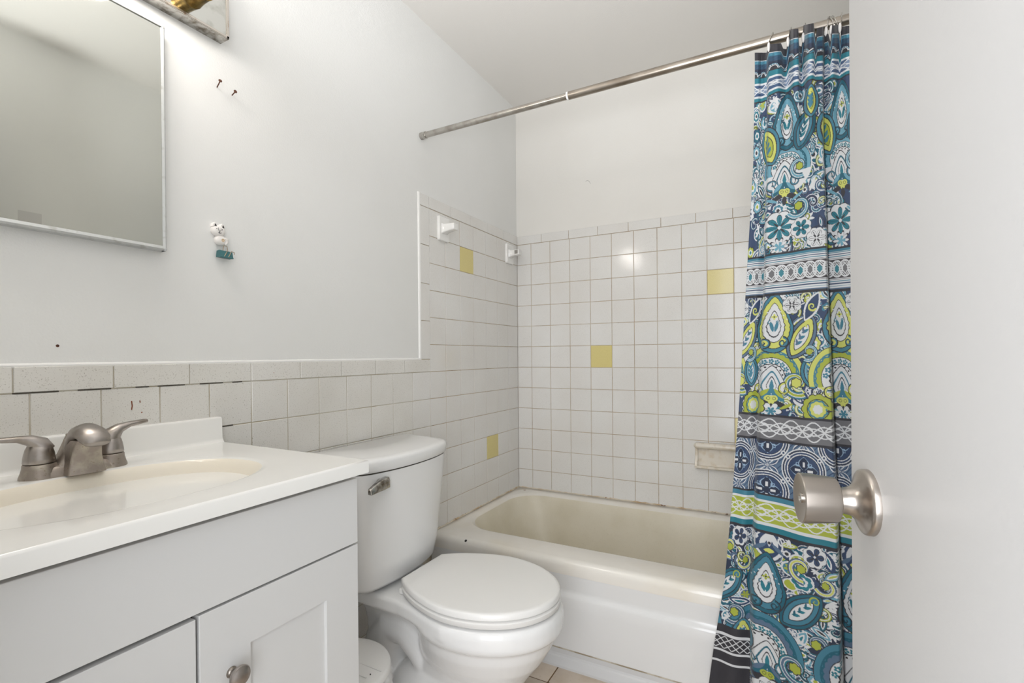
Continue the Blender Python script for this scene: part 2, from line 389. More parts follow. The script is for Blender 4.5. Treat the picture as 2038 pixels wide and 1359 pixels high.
# ---------------------------------------------------------------- towel bar holders (bar missing)
def holder(yc, label, hole):
    r = empty('towel_bar_bracket', (0, yc, 1.55), label, 'towel bar bracket', 'ceramic towel bar brackets on the tub wall')
    m = MB()
    rr = lambda x, s: [(x, yc+a*s, 1.600+b*s) for a, b in [(p[0], p[1]) for p in rrect(-.036, .036, -.051, .051, .007, 0, 4)]]
    m.rings([rr(.0, 1), rr(.008, 1), rr(.0115, .95)]); m.build('mounting_plate', CERAM, r, ang=35)
    m = MB()
    def sec(x, hy, z0, z1): return [(x, yc+a, (z0+z1)/2+b) for a, b in [(p[0], p[1]) for p in rrect(-hy, hy, -(z1-z0)/2, (z1-z0)/2, .005, 0, 4)]]
    m.rings([sec(.010, .0230, 1.578, 1.622), sec(.020, .0175, 1.583, 1.6185), sec(.045, .0155, 1.588, 1.618), sec(.066, .0155, 1.590, 1.618), sec(.0685, .0135, 1.592, 1.616)])
    p = m.build('post', CERAM, r, ang=40)
    if hole:
        s = MB().box(.044, .063, yc-.0158, yc-.0152, 1.5945, 1.6135); s.build('bar_socket', mat('shaded_socket', (150, 146, 140), .6), p, smooth=False)
        f = MB(); o_ = yc-.0175
        for (a, b, c, d_) in ((.041, .066, 1.6135, 1.6165), (.041, .066, 1.5915, 1.5945), (.041, .044, 1.5945, 1.6135), (.063, .066, 1.5945, 1.6135)): f.box(a, b, o_, yc-.015, c, d_)
        f.build('socket_rim', CERAM, p, smooth=False)
holder(-.678, 'white ceramic towel bar bracket nearer the white bullnose tile edge, without its bar', False)
holder(-.098, 'white ceramic towel bar bracket with square socket, close to the tub corner', True)

# ---------------------------------------------------------------- toilet
YC = -1.178; YB = -1.158
to = empty('toilet', (.35, YC, 0), 'white two-piece toilet with closed round lid between vanity and bathtub', 'toilet')
def dshape(z, xb, xf, hb, hf, xs, bul, n=14, rb=.03):
    """tank outline: straight back, side tapering to front corner (xs, hf), bulging front"""
    pts = []
    half = [(xb, 0), (xb, hb-rb), (xb+rb*.3, hb-rb*.3), (xb+rb, hb), (xb+(xs-xb)*.6, hb-(hb-hf)*.35), (xs-.01, hf+.006), (xs+.006, hf-.006)]
    for i in range(1, n+1):
        t = i/n; y_ = (hf-.012)*(1-t); x_ = xs+.012+(xf-xs-.012)*(1-(1-t)**2.2)
        half.append((x_, y_))
    half = half[:-1]+[(xf, 0)]
    for x_, y_ in half: pts.append((x_, YC+y_, z))
    for x_, y_ in half[-2:0:-1]: pts.append((x_, YC-y_, z))
    return pts
m = MB()
R = []
for z, dx, hb, hf, xs, xf in ((.391, .012, .145, .13, .165, .195), (.396, .005, .172, .150, .185, .215), (.412, 0, .190, .163, .196, .230), (.47, 0, .204, .172, .205, .242), (.60, 0, .217, .184, .214, .254), (.744, 0, .228, .194, .222, .264)):
    R.append(dshape(z, .02+dx, xf, hb, hf, xs, 0))
m.rings(R); m.build('tank', PORC, to, ang=60)
m = MB(); R = []
for z, g in ((.7485, -.002), (.750, .0), (.775, .002), (.782, .0), (.7855, -.006), (.787, -.02)):
    R.append(dshape(z, .018-g*.2, .270+g, .236+g, .198+g, .226+g, 0))
m.rings(R); m.build('tank_lid', PORC, to, ang=60)
MB().rings([dshape(z, .022, .2615, .225, .1915, .2195, 0) for z in (.740, .7495)]).build('lid_gap', GAPM, to)
# flush lever
m = MB(); ly, lz, lx = -1.322, .716, .250
m.lathe([(0, .014), (.006, .013), (.010, .009)], (lx-.006, ly, lz), (1, 0, 0), 20)
def lsec(y, x, w_, h, z): return [(x-w_, y, z-h), (x+w_, y, z-h), (x+w_*1.0, y, z+h*.3), (x+w_*.5, y, z+h), (x-w_, y, z+h)]
m.rings([lsec(ly+.020, lx+.010, .007, .0135, lz+.003), lsec(ly+.016, lx+.012, .010, .0145, lz+.003), lsec(ly-.010, lx+.014, .010, .0145, lz+.001), lsec(ly-.032, lx+.018, .009, .012, lz-.001), lsec(ly-.064, lx+.024, .007, .0085, lz-.005), lsec(ly-.068, lx+.024, .005, .006, lz-.0055)])
m.build('flush_lever', CHROME, to, bevel=.002, ang=50)
# bowl
def egg(z, cx, rxf, rxb, hw, n=48, pw=2.0):
    pts = []
    for i in range(n):
        a = 2*PI*i/n; c, s = math.cos(a), math.sin(a)
        rx = rxf if c > 0 else rxb
        pts.append((cx+rx*(abs(c)**(2/pw))*(1 if c > 0 else -1), YB+hw*(abs(s)**(2/pw))*(1 if s > 0 else -1), z))
    return pts
m = MB()
R = [egg(.0, .37, .235, .27, .118, pw=2.8), egg(.025, .37, .232, .268, .114, pw=2.8), egg(.05, .37, .222, .255, .098, pw=2.6), egg(.12, .385, .195, .20, .088, pw=2.4), egg(.165, .44, .165, .19, .094, pw=2.2),
     egg(.20, .475, .155, .20, .112), egg(.24, .48, .182, .20, .142), egg(.285, .483, .206, .20, .162), egg(.318, .485, .216, .20, .171), egg(.326, .485, .229, .205, .183), egg(.340, .485, .233, .21, .188), egg(.366, .485, .233, .21, .188), egg(.380, .485, .229, .205, .184), egg(.385, .485, .220, .20, .175)]
m.rings(R)
# rear shelf that carries the tank
def deck(z, g):
    pts = []
    half = [(.055-g*.5, .0), (.055-g*.5, .105+g*.5), (.07, .112+g), (.15, .118+g), (.22, .118+g), (.28, .120+g), (.33, .130+g), (.38, .146+g), (.43, .162+g), (.47, .172+g), (.50, .168+g), (.52, .10), (.52, 0)]
    for x_, y_ in half: pts.append((x_, YC+y_, z))
    for x_, y_ in half[-2:0:-1]: pts.append((x_, YC-y_, z))
    return pts
m.rings([deck(.335, -.02), deck(.340, -.006), deck(.35, .0), deck(.376, .0), deck(.383, -.006), deck(.3848, -.02)])
# underside web and trapway
m.tube([(.47, YC, .10), (.41, YC, .095), (.35, YC, .13), (.29, YC, .20), (.235, YC, .245), (.175, YC, .245), (.135, YC, .19), (.125, YC, .10), (.13, YC, .004)], [.060, .060, .058, .058, .060, .062, .064, .070, .078], 24)
m.rings([[(x_, YC+y_*k, z) for x_, y_ in ((.09, -.075), (.30, -.07), (.44, -.10), (.44, .10), (.30, .07), (.09, .075))] for z, k in ((.20, .45), (.26, .55), (.31, .75), (.345, 1.15))])
bo = m.build('bowl', PORC, to, ang=180)
rm_ = bo.modifiers.new('blend', 'REMESH'); rm_.mode = 'VOXEL'; rm_.voxel_size = .0045; rm_.use_smooth_shade = True
sm_ = bo.modifiers.new('relax', 'SMOOTH'); sm_.factor = .5; sm_.iterations = 7
m = MB().box(.08, .18, YC-.09, YC+.09, .383, .395); m.build('tank_gasket', BLACK, to, bevel=.004)
def lidring(z, g):
    pts = []; n = 72; a0 = math.radians(143.5); cx = .4775; z -= .0125
    for i in range(n+1):
        a = -a0+2*a0*i/n
        c, s_ = math.cos(a), math.sin(a); pw = 1 if c > 0 else 2/1.65
        pts.append((cx+(.2306 if c > 0 else .2781)*(1 if c > 0 else -1)*abs(c)**pw+g*c, YB+(.1827+g)*math.copysign(abs(s_)**pw, s_), z))
    return pts
m = MB(); m.rings([lidring(.402, -.004), lidring(.405, .0), lidring(.417, .001), lidring(.4205, -.003)]); m.build('seat', SEATM, to, ang=50)
m = MB(); m.rings([lidring(.4240, -.003), lidring(.426, 0), lidring(.438, .0), lidring(.4415, -.004), lidring(.4425, -.012)]); m.build('lid', SEATM, to, ang=50)
for s in (-1, 1):
    m = MB().box(.262, .33, YB+s*.082-.024, YB+s*.082+.022, .385, .402)
    m.build('hinge', SEATM, to, bevel=.003)
for s in (-1, 1):
    MB().sphere((.30, YC+s*.108, .022), .013, 16, 8).build('bolt_cap', SEATM, to)

# ---------------------------------------------------------------- trash can
tc_ = empty('trash_can', (.195, -1.432, 0), 'white round lidded trash can with a bag poking out, between vanity and toilet', 'trash can')
m = MB(); m.lathe([(0, .105), (.01, .112), (.15, .122), (.226, .130), (.232, .130)], (.195, -1.432, 0), (0, 0, 1), 56); m.build('bin_body', WHITEP, tc_, ang=50)
m = MB(); m.lathe([(.232, .134), (.234, .139), (.243, .139), (.249, .136), (.251, .130), (.2525, .05), (.2525, .001)], (.195, -1.432, 0), (0, 0, 1), 64); ld = m.build('lid', WHITEP, tc_, ang=50)
m = MB(); m.box(.14, .30, -1.434, -1.4315, .252, .2542); m.box(.195, .315, -1.396, -1.394, .2518, .2535); m.build('hinge_ridge', WHITEP, ld)
MB().sphere((.300, -1.418, .2535), .0018, 10, 6).build('rivet', INK, ld)
rr = random.Random(3); N = 120; R = []
for k, (z, r0) in enumerate(((.232, .1335), (.222, .141), (.205, .139), (.185, .142), (.165, .137), (.168, .135), (.2, .133))):
    R.append([(.195+(r0+rr.uniform(-.003, .005)*(k > 0))*math.cos(2*PI*i/N), -1.432+(r0+rr.uniform(-.003, .004)*(k > 0))*math.sin(2*PI*i/N), z+(rr.uniform(-.008, .008) if k > 2 else 0)) for i in range(N)])
MB().rings(R, False, False).build('bag_cuff', BAG, tc_)

# ---------------------------------------------------------------- vanity cabinet
VX = .486; VY1 = -1.638; VY0 = -2.252; VD = -1.9465
va = empty('vanity_cabinet', (.25, -1.945, 0), 'white two-door vanity cabinet under the sink counter', 'vanity')
cr = lambda g, z: [(.006+g, VY0+g, z), (VX-.021-g, VY0+g, z), (VX-.021-g, VY1-.001-g, z), (.006+g, VY1-.001-g, z)]
m = MB(); m.rings([cr(0, .09), cr(0, .8385), cr(.012, .8385), cr(.012, .105)]); m.build('carcass', VAN, va, smooth=False)
m = MB().box(.006, VX-.08, VY0+.01, VY1-.01, 0, .09); m.build('toe_kick', VAN, va, smooth=False)
m = MB().box(VX-.021, VX-.0195, VY0+.002, VY1-.002, .09, .834); m.build('shadow_gap', GAPM, va, smooth=False)
m = MB().box(VX-.019, VX, VY0, VY1, .7015, .829); m.build('false_drawer_front', VAN, va, bevel=.0012)
def door(y0, y1, z0, z1, ky):
    m = MB(); s = .078; x1 = VX; x0 = VX-.018
    m.box(x0, x1, y0, y0+s, z0, z1); m.box(x0, x1, y1-s, y1, z0, z1)
    m.box(x0, x1, y0+s, y1-s, z1-s, z1); m.box(x0, x1, y0+s, y1-s, z0, z0+s)
    bm_o = MB()
    # one frame outline with an inset panel
    o_ = [(y0, z0), (y1, z0), (y1, z1), (y0, z1)]; i_ = [(y0+s, z0+s), (y1-s, z0+s), (y1-s, z1-s), (y0+s, z1-s)]
    b = MB(); e_ = .001
    b.rings([[(x0, a, c) for a, c in o_], [(x1-e_, a, c) for a, c in o_],
             [(x1, a+(e_ if a == y0 else -e_), c+(e_ if c == z0 else -e_)) for a, c in o_],
             [(x1, a, c) for a, c in i_], [(x1-.006, a+(.001 if a == y0+s else -.001), c+(.001 if c == z0+s else -.001)) for a, c in i_]])
    d = b.build('door', VAN, va, smooth=False)
    k = MB(); k.lathe([(0, .0085), (.002, .008), (.004, .0058), (.010, .0056), (.0135, .0075), (.0165, .0135), (.019, .0158), (.0215, .0162), (.0235, .0150), (.0245, .012), (.0262, .0095), (.0266, .001)], (VX, ky, .590), (1, 0, 0), 36)
    k.build('knob', NICK, d, ang=40)
door(VD+.0025, VY1, .105, .6975, -1.897)
door(VY0, VD-.002, .105, .6945, -1.995)
# ---------------------------------------------------------------- countertop with basin and splash
ct = empty('sink_counter', (.25, -1.945, .836), 'glossy off-white sink counter with moulded oval basin and backsplash', 'sink')
CXF = .507; CY1 = -1.628; CY0 = -2.262; ZT = .8655; BX, BY, BRX, BRY = .283, -1.955, .152, .222
m = MB(); N = 72
def oval(k, z, dx=0, sx=1.0):
    out = []
    for i in range(N):
        a = 2*PI*i/N; c, s = math.cos(a), math.sin(a); p = 2/2.25
        out.append((BX+dx+BRX*k*sx*(abs(c)**p)*(1 if c > 0 else -1), BY+BRY*k*(abs(s)**p)*(1 if s > 0 else -1), z))
    return out
def sq(z, g=0):
    out = []
    for i in range(N):
        a = 2*PI*i/N; c, s = math.cos(a), math.sin(a)
        hx = (CXF-g-BX) if c > 0 else (BX-.0); hy = (CY1-g-BY) if s > 0 else (BY-CY0-g)
        t = min(hx/abs(c) if abs(c) > 1e-6 else 9, hy/abs(s) if abs(s) > 1e-6 else 9)
        out.append([BX+c*t, BY+s*t, z])
    for (tx, ty) in ((CXF-g, CY1-g), (CXF-g, CY0+g), (0, CY1-g), (0, CY0+g)):
        j = min(range(N), key=lambda q_: (out[q_][0]-tx)**2+(out[q_][1]-ty)**2); out[j][0], out[j][1] = tx, ty
    return out
def mix(a, b, t): return [tuple(Vector(p).lerp(Vector(q_), t)) for p, q_ in zip(a, b)]
top = sq(ZT, .004)
m.rings([sq(ZT-.0255, .0), sq(ZT-.004, .0), sq(ZT-.001, .0012), top], True, False)
R3 = [top, mix(top, oval(1.06, ZT), .5), oval(1.06, ZT), oval(1.03, ZT-.0004), oval(1.0, ZT-.002)]
m.rings(R3, False, False)
m.build('counter_slab', TOP, ct, ang=50)
R4 = [oval(1.0, ZT-.002)]+[oval(k, ZT-z_, 0) for k, z_ in ((.975, .006), (.95, .014), (.90, .035), (.82, .065), (.72, .09), (.58, .11), (.40, .122), (.2, .127), (.09, .128))]
MB().rings(R4, False, True).build('basin', SINKM, ct, ang=80)
MB().lathe([(0, .022), (.002, .021), (.0025, .012), (-.002, .001)], (BX, BY, ZT-.1285), (0, 0, 1), 24).build('drain', NICK, ct)
m = MB()
pf = [(.0, ZT-.002), (.034, ZT-.001), (.029, ZT+.003), (.0255, ZT+.010), (.024, ZT+.054), (.0225, ZT+.058), (.019, ZT+.060), (.0, ZT+.060)]
m.rings([[(x_, y_, z_) for x_, z_ in pf] for y_ in (CY0, CY1+.001)])
m.build('backsplash', TOP, ct, ang=50, bevel=.001)
# ---------------------------------------------------------------- faucet
FY = -1.940; FX = .098
fa = empty('faucet', (FX, FY, ZT), 'limescaled brushed nickel two-handle faucet on the sink counter', 'faucet')
m = MB()
def base(z, g, hump=0): return [(FX+a*(.0265+g)*1.0, FY+b*(.0775+g), z) for a, b in [(math.copysign(abs(math.cos(t))**.8, math.cos(t)), math.copysign(abs(math.sin(t))**.62, math.sin(t))) for t in [2*PI*i/64 for i in range(64)]]]
m.rings([base(ZT-.0005, .0005), base(ZT+.004, 0), base(ZT+.011, -.0025), base(ZT+.016, -.0055), base(ZT+.018, -.010)])
# pillars under the handles
for s in (-1, 1):
    m.lathe([(0, .0265), (.010, .0245), (.018, .0225), (.0235, .0222), (.0245, .021)], (FX, FY+s*.051, ZT), (0, 0, 1), 32)
    pass
R = []
for i in range(25):
    t = -1+2*i/24; yy = t*.052; q_ = min(1, max(0, (abs(yy)-.014)/.030)); h = .050*(1-q_)**2.2+.0155
    wx = .0195+.004*q_
    R.append([(FX+a*wx, FY+yy, ZT+b*h) for a, b in ((-1, 0), (-1, .55), (-.8, .85), (-.4, 1), (.3, 1), (.75, .86), (1.0, .6), (1.1, 0))])
m.rings(R)
fb = m.build('base_plate', NICKD, fa, ang=60)
# spout: column flowing into a rounded hood that reaches over the basin
m = MB(); R = []
path = [((FX+.004, 0, ZT+.006), .031, .025), ((FX+.006, 0, ZT+.022), .026, .022), ((FX+.009, 0, ZT+.038), .0225, .021), ((FX+.014, 0, ZT+.052), .021, .021)]
def spsec(cx, cz, nx, nz, hw, ht, hb):
    """section in the plane spanned by Y and (nx,nz); rounded top, flatter underside"""
    out = []
    for i in range(32):
        t = 2*PI*i/32; c, s = math.cos(t), math.sin(t)
        h = ht if s > 0 else hb
        out.append((cx+nx*h*s, FY+hw*c if s > 0 else FY+hw*math.copysign(abs(c)**.6, c), cz+nz*h*s))
    return out
S = [(.004, .004, -1, 0, .029, .022, .024), (.006, .020, -1, .05, .025, .021, .023), (.010, .038, -.98, .2, .0215, .020, .022), (.016, .055, -.85, .52, .0205, .020, .019),
     (.028, .068, -.45, .89, .0215, .019, .014), (.044, .0725, -.1, 1, .0228, .018, .010), (.060, .0705, .15, 1, .0235, .0165, .008), (.075, .0640, .42, .9, .0228, .014, .007), (.084, .0575, .65, .76, .019, .009, .006), (.087, .0545, .75, .66, .010, .004, .003)]
m.rings([spsec(FX+a-.002, ZT+b, c/math.hypot(c, d_), d_/math.hypot(c, d_), e_, f_, g_) for a, b, c, d_, e_, f_, g_ in S])
sp = m.build('spout', NICK, fa, ang=60)
# web below the hood, scaled with lime
m = MB(); m.rings([[(FX+x_, FY+s*w_, ZT+z_) for x_, s in ((.0, -1), (xf, -1), (xf+.003, -.5), (xf+.003, .5), (xf, 1), (.0, 1))] for xf, w_, z_ in ((.046, .028, .001), (.042, .0255, .014), (.042, .0225, .032), (.047, .0205, .050), (.056, .019, .062))])
m.build('spout_front', NICKD, sp, ang=30, bevel=.002)
m = MB(); m.lathe([(0, .012), (.006, .012), (.0065, .009), (.003, .008)], (FX+.066, FY, ZT+.0610), (.3, 0, -1), 24); tag(m.build('aerator', NICKD, sp), 'crusted aerator under the spout')
# lift rod
m = MB(); m.tube([(FX-.022, FY, ZT+.01), (FX-.022, FY, ZT+.058)], .0022, 10); m.lathe([(.050, .0045), (.055, .0048), (.060, .0062), (.066, .0072), (.068, .006)], (FX-.022, FY, ZT), (0, 0, 1), 20); m.build('lift_rod', NICKD, fa)
for s in (-1, 1):
    m = MB(); cy = FY+s*.051
    m.lathe([(.0252, .0205), (.027, .0218), (.034, .0212), (.042, .0200), (.050, .0180), (.056, .0150), (.061, .010), (.063, .003)], (FX, cy, ZT), (0, 0, 1), 36)
    ex = .004 if s > 0 else 0
    if s > 0:
        pts = [(FX, cy-.002, ZT+.048), (FX, cy+.004, ZT+.060), (FX-.001, cy+.016, ZT+.070), (FX-.002, cy+.034, ZT+.0755), (FX-.003, cy+.056, ZT+.078), (FX-.003, cy+.064, ZT+.0785)]
    else:
        pts = [(FX, cy+.004, ZT+.046), (FX, cy-.001, ZT+.058), (FX, cy-.012, ZT+.066), (FX, cy-.028, ZT+.070), (FX, cy-.055, ZT+.072), (FX, cy-.085, ZT+.074)]
    m.tube(pts, [(.0172, .0175), (.0160, .0150), (.0110, .0095), (.0082, .0056), (.0082, .0044), (.0070, .0038)], 20)
    m.build('handle', NICK, fa, ang=60)

# ---------------------------------------------------------------- mirror cabinet
mi = empty('mirror', (WP, -2.03, 1.31), 'large wall mirror with a thin painted metal frame above the sink', 'mirror')
MY1 = -1.7445; MY0 = -2.316; MZ0 = 1.311; MZ1 = 1.8135; fx = .016
MB().box(WP, fx-.002, MY0+.003, MY1-.003, MZ0+.003, MZ1-.003).build('backing', ALU, mi, smooth=False)
MB().box(fx-.002, fx, MY0+.006, MY1-.0065, MZ0+.008, MZ1-.004).build('glass', GLASS, mi, smooth=False)
m = MB(); w_ = .0075
for q0, q1, thick in (((MY1, MZ0), (MY1, MZ1), 'v'), ((MY0, MZ0), (MY0, MZ1), 'v'), ((MY0, MZ0), (MY1, MZ0), 'h'), ((MY0, MZ1), (MY1, MZ1), 't')):
    if thick == 'v':
        s = -1 if q0[0] == MY1 else 1
        m.rings([[(a, y_, z_) for a, y_ in ((WP, q0[0]), (fx+.001, q0[0]), (fx+.003, q0[0]+s*.003), (fx+.001, q0[0]+s*w_), (fx-.002, q0[0]+s*w_))] for z_ in (MZ0, MZ1)])
    else:
        s = 1 if thick == 'h' else -1; hh = .010 if thick == 'h' else .004
        m.rings([[(a, y_, z_) for a, z_ in ((WP, q0[1]), (fx+.001, q0[1]), (fx+.003, q0[1]+s*.004), (fx+.001, q0[1]+s*hh), (fx-.002, q0[1]+s*hh))] for y_ in (MY0, MY1)])
m.build('frame', ALU, mi, ang=20)
# adhesive residue patch and specks on the glass
nt = GLASS.node_tree; b = nt.nodes['Principled BSDF']; tcn = nt.nodes.new('ShaderNodeTexCoord'); sx = nt.nodes.new('ShaderNodeSeparateXYZ'); nt.links.new(tcn.outputs['Object'], sx.inputs[0])
nz = nt.nodes.new('ShaderNodeTexNoise'); nz.inputs['Scale'].default_value = 90; nz.inputs['Detail'].default_value = 2; nt.links.new(tcn.outputs['Object'], nz.inputs['Vector'])
mr = nt.nodes.new('ShaderNodeMapRange'); mr.inputs[1].default_value = .76; mr.inputs[2].default_value = .80; nt.links.new(nz.outputs['Fac'], mr.inputs[0])
def between(sock, lo, hi):
    c = nt.nodes.new('ShaderNodeMath'); c.operation = 'COMPARE'; c.inputs[1].default_value = (lo+hi)/2; c.inputs[2].default_value = (hi-lo)/2; nt.links.new(sock, c.inputs[0]); return c.outputs[0]
yb_, zb_ = between(sx.outputs['Y'], -1.990, -1.957), between(sx.outputs['Z'], 1.30, 1.3405)
mu = nt.nodes.new('ShaderNodeMath'); mu.operation = 'MULTIPLY'; nt.links.new(yb_, mu.inputs[0]); nt.links.new(zb_, mu.inputs[1])
mx = nt.nodes.new('ShaderNodeMix'); mx.data_type = 'RGBA'; mx.inputs[6].default_value = (.64, .645, .60, 1); mx.inputs[7].default_value = (.54, .53, .50, 1)
nt.links.new(mu.outputs[0], mx.inputs[0]); nt.links.new(mx.outputs[2], b.inputs['Base Color'])
nz2 = nt.nodes.new('ShaderNodeTexNoise'); nz2.inputs['Scale'].default_value = 5; nt.links.new(tcn.outputs['Object'], nz2.inputs['Vector'])
mr2 = nt.nodes.new('ShaderNodeMapRange'); mr2.inputs[1].default_value = .3; mr2.inputs[2].default_value = .8; mr2.inputs[3].default_value = .03; mr2.inputs[4].default_value = .10
nt.links.new(nz2.outputs['Fac'], mr2.inputs[0]); nt.links.new(mr2.outputs[0], b.inputs['Roughness'])

# ---------------------------------------------------------------- vanity light strip
li = empty('vanity_light', (WP, -1.95, 1.86), 'mirrored vanity light bar with brass sockets above the mirror', 'wall light')
LY1 = -1.604; LY0 = -2.30; LZ0 = 1.860; LZ1 = 1.985; lx = .028
MB().box(WP, lx, LY0, LY1, LZ0, LZ1).build('housing', CHROME, li, smooth=False)
MB().box(lx, lx+.001, LY0+.006, LY1-.006, LZ0+.006, LZ1-.006).build('mirrored_plate', mat('foxed_mirror_plate', (205, 206, 202), .08, metal=1, noise=(30, (170, 168, 160), .5, .75), bump=(40, .05, .002)), li, smooth=False)
m = MB(); a = .0065
for s, y_ in ((-1, LY1), (1, LY0)): m.box(lx, lx+.0035, min(y_, y_+s*a), max(y_, y_+s*a), LZ0, LZ1)
for s, z_ in ((1, LZ0), (-1, LZ1)): m.box(lx, lx+.0035, LY0, LY1, min(z_, z_+s*a), max(z_, z_+s*a))
m.build('frame', mat('aged_chrome_edge', (204, 198, 190), .22, metal=1, noise=(50, (150, 120, 90), .6, .75)), li, ang=20, bevel=.001)
for i, y_ in enumerate((-1.690,)+BULB_Y+(-2.25,)):
    m = MB(); m.lathe([(.0, .0225), (.003, .0218), (.020, .0200), (.042, .0195), (.050, .0205), (.052, .019), (.050, .0155), (.040, .0145)], (lx+.001, y_, 1.9085), (1, 0, 0), 32)
    s_ = m.build('socket', BRASS, li, ang=30)
    m = MB(); m.lathe([(.038, .0135), (.0535, .0135), (.0545, .0125), (.0535, .0095), (.042, .0090), (.040, .001)], (lx+.001, y_, 1.9085), (1, 0, 0), 24); m.build('socket_ring', CERAM, s_)
    if y_ in BULB_Y:
        m = MB(); m.sphere((lx+.098, y_, 1.9085), .040, 28, 18); m.lathe([(.052, .012), (.065, .018)], (lx+.001, y_, 1.9085), (1, 0, 0), 20)
        m.build('bulb', BULBM, s_)

# ---------------------------------------------------------------- small things on the left wall
def nail(p, head, label):
    r = empty('nail', p, label, 'nail', 'rusty nails in the left wall'); r['group'] = 'rusty nails in the left wall'
    p, h = Vector(p), Vector(head); d = (h-p).normalized()
    MB().tube([p-d*.004, h], .0013, 10).build('shank', RUST, r)
    m = MB(); m.lathe([(-.001, .0025), (0, .0042), (.0012, .0040), (.0016, .002)], h, d, 16); m.build('head', RUST, r)
nail((WP, -1.614, 1.7465), (.016, -1.6185, 1.7545), 'rusty nail in the wall, the nearer to the mirror of two')
nail((WP, -1.5755, 1.7445), (.012, -1.5775, 1.7485), 'rusty nail in the wall, the farther from the mirror of two')
o = MB().lathe([(0, .0028), (.001, .0024), (.0008, .0006)], (WP, -1.929, 1.096), (1, 0, 0), 14).build('wall_screw', RUST); tag(o, 'tiny brown screw in the white wall above the sink tiles, below the mirror', 'screw')
# cat figure with a binder clip
cat = empty('cat_wall_hook', (0, -1.612, 1.335), 'small white clay cat ornament stuck on the wall right of the mirror', 'ornament')
m = MB()
HY, HZ = -1.619, 1.388
def blob(cy_, cz_, ry, rz, x0, x1, pw=2.0, n=32):
    def rg(x_, k): return [(x_, cy_+ry*k*math.copysign(abs(math.cos(2*PI*i/n))**(2/pw), math.cos(2*PI*i/n)), cz_+rz*k*math.copysign(abs(math.sin(2*PI*i/n))**(2/pw), math.sin(2*PI*i/n))) for i in range(n)]
    t = x1-x0
    return [rg(x0, .92), rg(x0+t*.2, 1), rg(x0+t*.6, .98), rg(x0+t*.85, .85), rg(x1, .6), rg(x1+t*.04, .2)]
m.rings(blob(HY, HZ-.002, .0165, .0135, WP, .009, 2.3))
for s, dy in ((-1, -.0098), (1, .0092)):
    m.rings([[(x_, HY+dy+yy*k, HZ+.010+zz*k) for yy, zz in ((-.0055, -.004), (.0055, -.004), (.0042, .003), (.001, .0068), (-.002, .0068), (-.005, .003))] for x_, k in ((WP, 1), (.0045, 1), (.0062, .85))])
m.build('head', CLAY, cat, ang=50)
m = MB(); m.rings(blob(HY+.0055, HZ-.0245, .0140, .0125, WP, .008, 2.2)); m.tube([(.005, HY+.016, HZ-.034), (.007, HY+.0195, HZ-.028), (.008, HY+.018, HZ-.0205), (.008, HY+.013, HZ-.0185)], [.003, .0035, .0035, .0025], 10)
m.build('body', CLAY, cat, ang=50)
m = MB()
for a_, b_ in ((-.0092, .0098), (.0096, .0092)): m.rings([[(x_, HY+a_+yy, HZ+b_+zz) for yy, zz in ((-.0026, -.0018), (.0026, -.0022), (.0, .0038))] for x_ in (.0055, .0078)])
m.sphere((.009, HY-.0075, HZ+.001), .0012, 8, 6); m.sphere((.009, HY+.006, HZ+.001), .0012, 8, 6)
m.tube([(.0085, HY-.004, HZ+.005), (.0098, HY-.0035, HZ-.001), (.0098, HY-.0005, HZ-.0045), (.0098, HY+.003, HZ-.001), (.0085, HY+.003, HZ+.005)], .0006, 6)
m.tube([(.0098, HY-.0005, HZ-.0045), (.0092, HY-.0005, HZ-.0085)], .0006, 6)
m.tube([(.0092, HY-.004, HZ-.0075), (.0092, HY-.0005, HZ-.009), (.0092, HY+.0035, HZ-.0075)], .0007, 6)
m.build('face_markings', INK, cat)
MB().lathe([(0, .0038), (.0012, .0036), (.0006, .001)], (.0078, HY+.008, HZ-.0245), (1, 0, 0), 16).build('tail_hole', mat('bare_wood', (206, 176, 134), .6), cat)
bc = empty('binder_clip', (.006, -1.607, 1.33), 'teal metal binder clip hanging below the white cat ornament', 'binder clip')
BYc, BZ = -1.6065, 1.3285
m = MB()
tri = [(-.001, .0075), (.0105, .0085), (.0145, -.007), (.0125, -.0085), (.0085, -.0085), (.0025, -.0085), (-.0025, -.0085), (-.0035, -.007)]
m.rings([[(x_+.002, BYc+dy, BZ+z_-dy*.02) for x_, z_ in tri] for dy in (-.0165, .0165)])
m.tube([(.016, BYc-.0165, BZ-.0075), (.016, BYc+.0165, BZ-.008)], .0018, 10)
m.build('clip_body', CLIPM, bc, ang=30)
m = MB()
m.tube([(.010, BYc-.006, BZ+.004), (.010, BYc-.0055, BZ+.013), (.0105, BYc-.004, BZ+.021), (.0105, BYc+.004, BZ+.021), (.010, BYc+.0055, BZ+.013), (.010, BYc+.006, BZ+.002)], .0009, 8)
m.tube([(.0165, BYc-.006, BZ-.006), (.0145, BYc+.000, BZ+.004), (.012, BYc+.004, BZ+.009)], .0008, 8)
m.tube([(.0165, BYc+.003, BZ-.009), (.0155, BYc+.008, BZ+.0), (.016, BYc+.012, BZ+.009), (.016, BYc+.020, BZ+.0075), (.016, BYc+.019, BZ+.002)], .0009, 8)
m.build('wire_handle', WIRE, bc)

